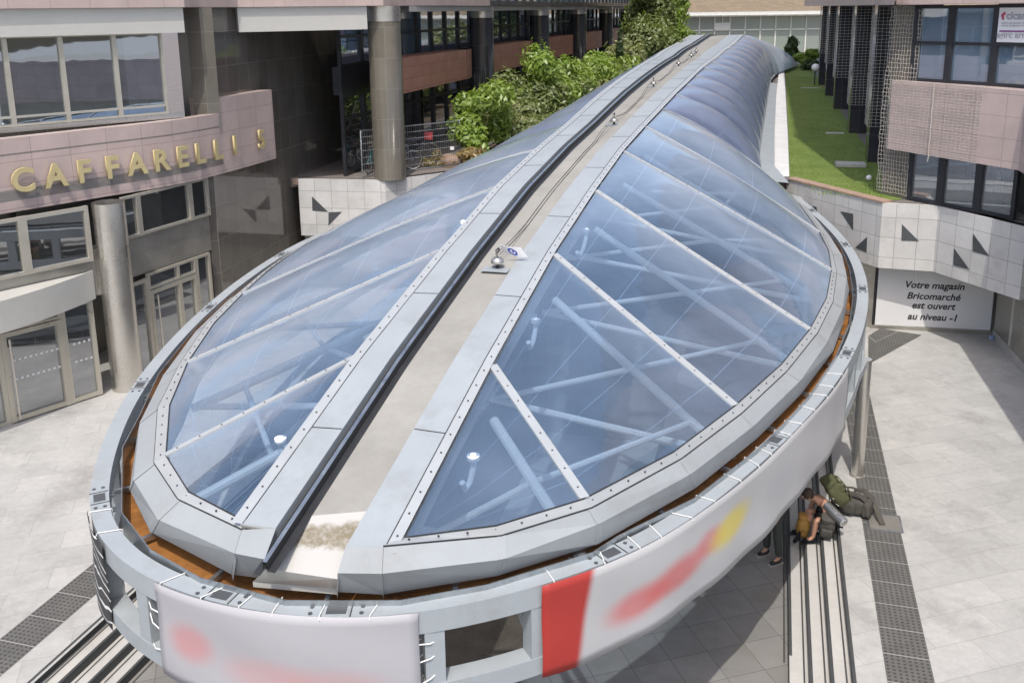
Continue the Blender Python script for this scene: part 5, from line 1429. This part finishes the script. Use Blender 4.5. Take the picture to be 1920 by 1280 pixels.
def bicycle(c, hd, mat, label, basket=None, grp='bicycles behind the fence'):
    c = Vector(c); u = Vector((sin(hd), cos(hd), 0)); ax_ = Vector((u.y, -u.x, 0)); Z = Vector((0, 0, 1)); R = .34
    t = thing('bicycle', c, label, 'bicycle', grp)
    def P(s, z, o=0): return c+u*s+Z*z+ax_*o
    wheel(P(-.52, R), ax_, R, t); wheel(P(.54, R), ax_, R, t)
    f = MB(); bb, st, hdt, hdb = P(-.08, .28), P(-.22, .82), P(.36, .86), P(.40, .72)
    for A, B, r in ((bb, st, .017), (bb, hdb, .02), (P(-.2, .74), hdt, .018), (hdt, hdb, .02), (P(-.52, R, .05), bb, .011), (P(-.52, R, -.05), bb, .011), (P(-.52, R, .05), P(-.2, .74), .01), (P(-.52, R, -.05), P(-.2, .74), .01)): f.tube([A, B], r, 8)
    f.build('frame', mat, t)
    MB().tube([hdb, P(.45, .6, .05), P(.54, R, .05)], .013, 8).tube([hdb, P(.45, .6, -.05), P(.54, R, -.05)], .013, 8).build('fork', mat, t)
    MB().tube([hdt, P(.34, .98), P(.38, 1.02, .12), P(.26, 1.02, .29)], .012, 8).tube([P(.34, .98), P(.38, 1.02, -.12), P(.26, 1.02, -.29)], .012, 8).build('handlebar', M['bolt'], t)
    s = MB(); s.tube([st, P(-.25, .92)], .012, 8); s.sphere(P(-.26, .95), (.07, .13, .035), 12, 8); s.build('saddle', M['rubber'], t)
    cr = MB(); cr.lathe([(0, .0), (.09, .0), (.09, .006), (0, .006)], bb+ax_*.03, 20, 0, Matrix((u, Z, ax_)).transposed()); cr.tube([bb-ax_*.08, P(-.02, .13, -.08)], .01, 6); cr.tube([bb+ax_*.08, P(-.14, .43, .08)], .01, 6); cr.build('crank', M['bolt'], t)
    if basket: MB().box(P(.52, .92), (.3, .3, .24)).build('basket', basket, t)
    return t
M['bike1'] = pm('grey_bike_paint', (.22, .24, .30), .35, .3, .05); M['bike2'] = pm('dark_bike_paint', (.07, .08, .12), .35, .2, .05); M['bike3'] = pm('teal_bike_paint', (.03, .22, .22), .4, 0, .05)
p = G(772, 322, T); bicycle((p.x-.52, p.y+.32, T), radians(75), M['bike1'], 'grey bicycle parked half behind the stone column, its pale front wheel showing')
p = G(800, 306, T); bicycle((p.x-.45, p.y+.35, T), radians(80), M['bike2'], 'dark bicycle with a red basket parked beyond the grey one', pm('red_plastic', (.35, .03, .04), .5))
p = G(696, 326, T); bicycle((p.x+.02, p.y+.5, T), radians(10), M['bike3'], 'teal bicycle seen end on between the fence post and the stone column')
# paving slabs and small things on the lawn
for i, (px, py, w_, d_, lab) in enumerate(((1594, 312, .95, .62, 'pale paving slab lying on the lawn near the fence corner, nearest one'), (1565, 251, .9, .5, 'pale paving slab on the lawn at the foot of the second netted pier'), (1520, 166, 1.6, .3, 'long pale slab lying flat on the far lawn'))):
    p = G(px, py, T); t = MB().box((p.x, p.y, T+(.07 if i == 0 else .03)), (w_*(1 if i == 0 else .8), d_*(1 if i == 0 else .7), .1 if i == 0 else .03), Matrix.Rotation(-radians(15), 3, 'Z')).build('paving_slab', M['concrete'], bevel=.01); tag(t, lab, 'slab', 'slabs on the lawn')
p = G(1527, 160, T); t = thing('globe_lamp', (p.x, p.y, T), 'white globe lamp on a short post at the far end of the lawn', 'lamp')
zz = zat(p.x, p.y, 127); MB().tube([(p.x, p.y, T), (p.x, p.y, zz-.2)], .04, 8).build('post', M['frame_dk'], t); MB().sphere((p.x, p.y, zz), .26, 18, 12).build('globe', M['white'], t, smooth=True)
p = G(1629, 339, T); MBx = MB(); MBx.sphere((p.x, p.y, T+.09), .09, 14, 10); tag(MBx.build('lawn_light', M['white'], smooth=True), 'small white dome light in the lawn by the corner pier', 'light')

# ================================================================== things on the plaza
# manhole cover in the tactile strip
m4 = [G(1640, 967), G(1672, 966), G(1678, 994), G(1642, 993)]
t = thing('manhole_cover', (m4[0].x, m4[0].y, 0), 'square metal manhole cover set in the tactile strip beyond the backpack', 'manhole cover')
cx_, cy_ = sum((p for p in m4), Vector((0, 0, 0)))/4, 0
b = MB(); Rg = Matrix((gn, gd, Vector((0, 0, 1)))).transposed()
b.box(cx_+Vector((0, 0, .006)), (.52, .52, .01), Rg); b.build('lid', M['steel_dk'], t)
b = MB()
for s1_, s2_, w1, w2 in ((0, .28, .58, .025), (0, -.28, .58, .025), (.28, 0, .025, .53), (-.28, 0, .025, .53)): b.box(cx_+gn*s1_+gd*s2_+Vector((0, 0, .009)), (w1, w2, .016), Rg)
b.build('frame', M['galv'], t)
p = G(1858, 634); b = MB(); b.box((p.x, p.y-.1, .06), (.18, .12, .1), Matrix.Rotation(.5, 3, 'Z')); tag(b.build('plastic_scrap', pm('blue_plastic', (.25, .35, .5), .4), bevel=.03), 'crumpled blue plastic scrap in the corner beside the sign', 'litter')
# crevice stains are in the paving material; wet streaks on the sunken floor
M['wet'] = pm('wet_stain', (.16, .13, .09), .7, 0, .2, 3)

# ================================================================== people and their luggage
M['skin'] = pm('tanned_skin', (.44, .24, .16), .5, 0, .06, 8, .4, .05)
M['blacktop'] = pm('black_cotton', (.012, .012, .014), .85, 0, .2, 20, .2, .3)
M['trouser'] = pm('dark_grey_trouser', (.055, .058, .052), .85, 0, .15, 14, .2, .3)
M['hair'] = pm('brown_hair', (.05, .03, .02), .6, 0, .3, 40, .4, .4)
M['olive'] = pm('olive_canvas', (.085, .09, .045), .85, 0, .2, 12, .2, .4)
M['greypack'] = pm('grey_canvas', (.075, .07, .062), .85, 0, .2, 12, .2, .4)
M['greystrap'] = pm('light_grey_strap', (.30, .29, .27), .8, 0, .1, 10)
M['tanbag'] = pm('tan_nylon', (.36, .20, .05), .6, 0, .2, 10, .3, .4)
M['foil'] = pm('silver_foil', (.72, .73, .75), .22, .95, .05, 8, .5, .35)
def skin(name, pts, edges, mat, parent, sub=2, root=0):
    """one smooth surface grown over a skeleton of (point, radius)"""
    me = bpy.data.meshes.new(name); org = Vector((0, 0, 0)); p = parent
    while p is not None: org += p.location; p = p.parent
    me.from_pydata([tuple(q-org) for q, _ in pts], edges, []); me.materials.append(mat)
    o = bpy.data.objects.new(name, me); col.objects.link(o); o.parent = parent
    md = o.modifiers.new('skin', 'SKIN'); md.use_smooth_shade = True
    if not me.skin_vertices: me.attributes.new('x', 'FLOAT', 'POINT')
    for i, (_, r) in enumerate(pts):
        sv = me.skin_vertices[0].data[i]; r2 = r if isinstance(r, tuple) else (r, r); sv.radius = r2; sv.use_root = (i == root)
    s = o.modifiers.new('sub', 'SUBSURF'); s.levels = sub; s.render_levels = sub
    dg = bpy.context.evaluated_depsgraph_get(); dg.update()
    nm = bpy.data.meshes.new_from_object(o.evaluated_get(dg)); o.modifiers.clear(); o.data = nm
    nm.polygons.foreach_set('use_smooth', [True]*len(nm.polygons)); return o
def ensure_skin_layer(): pass
def chain(P, D, names, root):
    pass
def person(loc, fwd, J, label, top, bottom, shoe, bare_arms=True, short_legs=True):
    """J: joints in (forward, left, up) metres from loc"""
    f = Vector((fwd[0], fwd[1], 0)).normalized(); l = Vector((-f.y, f.x, 0)); loc = Vector(loc)
    W = {k: loc+f*v[0]+l*v[1]+Vector((0, 0, v[2])) for k, v in J.items()}
    t = thing('person', loc, label, 'person')
    pts, ed, ix = [], [], {}
    def add(k, p, r, par=None):
        ix[k] = len(pts); pts.append((p, r))
        if par is not None: ed.append((ix[par], ix[k]))
    add('pel', W['pel'], (.135, .105)); add('waist', W['pel'].lerp(W['chest'], .45), (.12, .095), 'pel'); add('chest', W['chest'], (.15, .11), 'waist')
    add('neck0', W['neck'], .055, 'chest'); hd = W['head']; add('neck1', W['neck'].lerp(hd, .45), .052, 'neck0'); add('head', hd, (.078, .095), 'neck1'); add('crown', hd+(hd-W['neck']).normalized()*.09, (.06, .075), 'head')
    face = hd+f*.075-Vector((0, 0, .0)); add('nose', face+f*.035-Vector((0, 0, .01)), .014, 'head')
    for s in 'LR':
        add('sh'+s, W['sh'+s], .055, 'chest'); add('el'+s, W['el'+s], .041, 'sh'+s); add('wr'+s, W['wr'+s], .028, 'el'+s)
        d = (W['wr'+s]-W['el'+s]).normalized(); side = d.cross(Vector((0, 0, 1))).normalized()
        pl = W['wr'+s]+d*.07; add('pa'+s, pl, (.036, .02), 'wr'+s)
        for i, (o_, ln) in enumerate(((-.028, .062), (-.01, .075), (.01, .07), (.027, .056))):
            k0 = pl+side*o_+d*.02; k1 = k0+d*ln*.55-Vector((0, 0, .01)); k2 = k1+d*ln*.35-Vector((0, 0, .03))
            add('f%d%s' % (i, s), k0, .0095, 'pa'+s); add('g%d%s' % (i, s), k1, .009, 'f%d%s' % (i, s)); add('h%d%s' % (i, s), k2, .0075, 'g%d%s' % (i, s))
        th = W['wr'+s]+d*.03+side*(-.035 if s == 'L' else .035); add('t0'+s, th, .011, 'wr'+s); add('t1'+s, th+d*.045+side*(-.012 if s == 'L' else .012), .009, 't0'+s)
        add('hp'+s, W['hp'+s], .095, 'pel'); add('kn'+s, W['kn'+s], .058, 'hp'+s); add('cf'+s, W['kn'+s].lerp(W['an'+s], .35)-f*.015, .056, 'kn'+s); add('an'+s, W['an'+s], .036, 'cf'+s)
        add('ft'+s, W['an'+s]+f*.12-Vector((0, 0, .06)), (.04, .026), 'an'+s)
    b_ = skin('body', pts, ed, M['skin'], t)
    e = MB()
    for s in (-1, 1): e.sphere(hd+f*.082+l*.032*s+Vector((0, 0, .012)), .011, 10, 6)
    e.build('eyes', M['white'], t)
    e = MB(); e.bar(hd+f*.088+l*.022-Vector((0, 0, .048)), hd+f*.088-l*.022-Vector((0, 0, .048)), .012, .008); e.build('mouth', pm('lip', (.35, .12, .1), .5), t)
    for s in (-1, 1): MB().sphere(hd+l*.085*s-f*.01, (.02, .015, .032), 8, 6).build('ear', M['skin'], t, smooth=True)
    h = MB()
    def hairf(a, b2):
        d = Vector((cos(2*pi*a)*sin(pi*b2*.62), sin(2*pi*a)*sin(pi*b2*.62), cos(pi*b2*.62))); q = hd+Vector((0, 0, .035))-f*.014
        return q+f*d.x*.108+l*d.y*.10+Vector((0, 0, d.z*.122))
    h.grid(hairf, 18, 10); h.build('hair', M['hair'], t, smooth=True)
    g = .017
    P2 = [(W['pel']+Vector((0, 0, .03)), (.135+g, .105+g)), (W['pel'].lerp(W['chest'], .45), (.12+g, .095+g)), (W['chest'], (.15+g*.7, .11+g)), (W['neck']-Vector((0, 0, .03)), .075), (W['shL'].lerp(W['chest'], .15), .06+g), (W['shR'].lerp(W['chest'], .15), .06+g)]
    E2 = [(0, 1), (1, 2), (2, 3), (2, 4), (2, 5)]
    if not bare_arms:
        P2 += [(W['elL'], .055), (W['elR'], .055), (W['wrL'], .04), (W['wrR'], .04)]; E2 += [(4, 6), (5, 7), (6, 8), (7, 9)]
    skin('shirt', P2, E2, top, t, 2)
    P3 = [(W['pel'], (.14+g, .11+g)), (W['hpL'], .098+g), (W['hpR'], .098+g)]; E3 = [(0, 1), (0, 2)]
    fr = .55 if short_legs else 1
    for i, s in ((1, 'L'), (2, 'R')):
        P3.append((W['hp'+s].lerp(W['kn'+s], fr), .085 if short_legs else .072)); E3.append((i, len(P3)-1))
        if not short_legs:
            a = len(P3)-1; P3.append((W['kn'+s].lerp(W['an'+s], .4), .072)); E3.append((a, a+1)); P3.append((W['an'+s]+Vector((0, 0, .02)), .066)); E3.append((a+1, a+2))
    skin('shorts' if short_legs else 'trousers', P3, E3, bottom, t, 2)
    for s in 'LR':
        a = W['an'+s]; dn = Vector((0, 0, -1))
        skin('shoe', [(a+Vector((0, 0, .02)), .048), (a+dn*.055-f*.03, (.046, .04)), (a+dn*.06+f*.09, (.052, .036)), (a+dn*.066+f*.19, (.042, .028))], [(0, 1), (1, 2), (2, 3)], shoe, t, 2)
        MB().box(a+dn*.098+f*.075, (.088, .30, .022), Matrix((l, f, Vector((0, 0, 1)))).transposed()).build('sole', M['frame_dk'] if short_legs else M['greystrap'], t, bevel=.01)
    return t, f, l, W
fdir = (-gn-gd*.35)
seat = G(1518, 974, .0); oo = so(seat)
seat = Vector((*GP(oo[0], oR-.04), 0))
step2 = -.28
t, f, l, W = person(seat, fdir, dict(pel=(0, 0, .11), chest=(.22, 0, .38), neck=(.36, 0, .50), head=(.53, 0, .55),
    shL=(.27, .19, .44), shR=(.27, -.19, .44), elL=(.26, .24, .18), elR=(.36, -.24, .20), wrL=(.36, .10, .12), wrR=(.42, -.08, .16),
    hpL=(.05, .10, .10), hpR=(.05, -.10, .10), knL=(.42, .16, .17), knR=(.43, -.15, .18), anL=(.44, .15, step2+.11), anR=(.52, -.16, step2+.11)),
    'person in a black vest and shorts seated on the steps by the luggage', M['blacktop'], M['blacktop'], M['blacktop'])
st_ = G(1447, 1047, LOW)
person((st_.x, st_.y, LOW), -gn*.75-gd*.6, dict(pel=(0, 0, .95), chest=(.0, 0, 1.27), neck=(.01, 0, 1.47), head=(.04, 0, 1.61),
    shL=(0, .2, 1.40), shR=(0, -.2, 1.40), elL=(-.02, .27, 1.12), elR=(.03, -.27, 1.12), wrL=(.14, .24, .92), wrR=(.2, -.2, .98),
    hpL=(0, .095, .92), hpR=(0, -.095, .92), knL=(.02, .14, .50), knR=(.03, -.13, .50), anL=(-.02, .17, .11), anR=(.0, -.15, .11)),
    'person standing on the sunken floor in dark grey trousers and black shoes', M['trouser'], M['trouser'], M['rubber'], False, False)
# olive pack on the seated person's back
def pack(name, c, size, R, mat, label, cat='bag', pockets=(), straps=True, round_=.06, lid=True):
    c = Vector(c); t = thing(name, c-Vector((0, 0, size[2]/2)), label, cat)
    rr = random.Random(hash(label) % 999)
    def body(sz, cc, nm, m, seed):
        n = 8; b = MB()
        def fn(a, v):
            th, ph = 2*pi*a, pi*(v-.5)
            def se(x, e): return (abs(x)**e)*(1 if x >= 0 else -1)
            x, y, z = se(cos(ph), .45)*se(cos(th), .5), se(cos(ph), .45)*se(sin(th), .5), se(sin(ph), .55)
            k = 1+.05*sin(3.1*x+seed)+.05*sin(4.3*z+2*y+seed*2)
            return cc+R@Vector((x*sz[0]/2*k, y*sz[1]/2*k, z*sz[2]/2*k))
        b.grid(fn, 28, 16); return b.build(nm, m, t, smooth=True)
    body(size, c, 'body', mat, 1)
    if lid: body((size[0]*.92, size[1]*.95, size[2]*.22), c+R@Vector((0, 0, size[2]*.5)), 'lid', mat, 3)
    for (px_, py_, pz_, sx, sy, sz) in pockets: body((sx, sy, sz), c+R@Vector((px_, py_, pz_)), 'pocket', mat, 5)
    if straps:
        for s in (-1, 1):
            P = [c+R@Vector((s*size[0]*.28, size[1]*q[0], size[2]*q[1])) for q in ((.5, .45), (.72, .3), (.78, 0), (.62, -.3), (.45, -.45))]
            b = MB()
            for a, e in zip(P, P[1:]): b.bar(a, e, .055, .014, 0, R@Vector((0, 1, 0)))
            b.build('shoulder_strap', M['greypack'] if mat is not M['olive'] else M['olive'], t)
        for z in (-.2, .12):
            b = MB(); b.bar(c+R@Vector((-size[0]*.52, -size[1]*.40, size[2]*z)), c+R@Vector((-size[0]*.1, -size[1]*.55, size[2]*(z+.05))), .02, .008); b.bar(c+R@Vector((-size[0]*.1, -size[1]*.55, size[2]*(z+.05))), c+R@Vector((size[0]*.5, -size[1]*.42, size[2]*(z-.08))), .02, .008)
            b.build('compression_strap', M['greystrap'], t)
    return t
def frame(x, z):
    x = Vector(x).normalized(); z = Vector(z).normalized(); y = z.cross(x).normalized(); x = y.cross(z); return Matrix((x, y, z)).transposed()
c = W['chest']-f*.20+l*.02+Vector((0, 0, .24))
pack('backpack', c, (.34, .26, .52), frame(l, Vector((0, 0, 1))+f*.7), M['olive'], 'olive backpack on the back of the seated person', 'backpack', ((0, .02, .1, .3, .3, .2),), True)
# the big grey pack lying on the plaza
p = G(1592, 958, 0)
yv = (gn*.85-gd*.35).normalized()
pack('backpack', p+Vector((0, 0, .18)), (.36, .32, .66), frame(gd, yv), M['greypack'], 'large grey hiking backpack lying on its side on the pale paving', 'backpack', ((.0, -.16, -.1, .28, .16, .36), (.19, 0, -.05, .12, .22, .4), (-.19, 0, .0, .12, .22, .3)))
b = MB(); h0 = p+Vector((0, 0, .3))
P = [p+yv*.1+gd*.30+Vector((0, 0, .30)), p+yv*.28+gd*.32+Vector((0, 0, .34)), p+yv*.42+gd*.20+Vector((0, 0, .28)), p+yv*.52+gd*.0+Vector((0, 0, .10)), p+yv*.58-gd*.15+Vector((0, 0, .02))]
for a, e in zip(P, P[1:]): b.bar(a, e, .10, .03)
tag(b.build('hip_belt', M['greypack']), 'loose padded grey hip belt curving over the far side of the large backpack', 'belt')
# silver roll, grey bag, black bag, tan bag on and beside the steps
a, e = G(1549, 946, .46), G(1583, 980, .34); t = thing('sleeping_mat', a.lerp(e, .5), 'silver foil sleeping mat roll lying between the bags and the backpack', 'mat')
ax_ = (e-a).normalized(); b = MB(); b.tube([a, a.lerp(e, .02), a.lerp(e, .98), e], [.07, .085, .085, .075], 24); b.build('roll', M['foil'], t, smooth=False)
u_ = ax_.cross(Vector((0, 0, 1))).normalized(); w__ = u_.cross(ax_); b = MB()
b.tube([e+ax_*.004+(u_*cos(k*.5)+w__*sin(k*.5))*(.07-.0016*k) for k in range(40)], .005, 4); b.build('roll_end', M['greystrap'], t)
p = G(1549, 1003, -.06); pack('bag', p+Vector((0, 0, .17)), (.27, .22, .40), frame(gn, Vector((0, 0, 1))-gd*.3+gn*.1), M['greypack'], 'grey rucksack upright on the steps under the silver roll', 'bag', ((0, -.1, -.06, .2, .1, .2),), False)
p = G(1535, 992, -.1); pack('bag', p+Vector((0, 0, .20)), (.20, .24, .50), frame(gn, Vector((0, 0, 1))+gn*.18), M['blacktop'], 'black bag standing between the tan bag and the grey rucksack', 'bag', (), False)
b = MB(); q = p+Vector((0, 0, .06))-gd*.15; b.box(q, (.05, .01, .05), Matrix.Rotation(.6, 3, 'Y')); b.box(q+gn*.05+Vector((0, 0, .06)), (.02, .01, .03)); tag(b.build('bag_print', M['white']), 'small white print on the front of the black bag', 'print')
p = G(1505, 1003, -.28); pack('bag', p+Vector((0, 0, .19)), (.25, .2, .38), frame(gn, Vector((0, 0, 1))+gn*.12), M['tanbag'], 'crumpled tan yellow bag standing on the lower step', 'bag', ((0, -.06, .02, .18, .12, .2),), False)
p = G(1489, 1018, -.28); b = MB(); b.tube([p+Vector((0, 0, .03)), p+gd*.12+gn*.06+Vector((0, 0, .05)), p+gd*.2+gn*.1+Vector((0, 0, .12))], [.03, .045, .02], 10); tag(b.build('pouch', M['blacktop']), 'small black pouch lying at the foot of the tan bag', 'pouch')
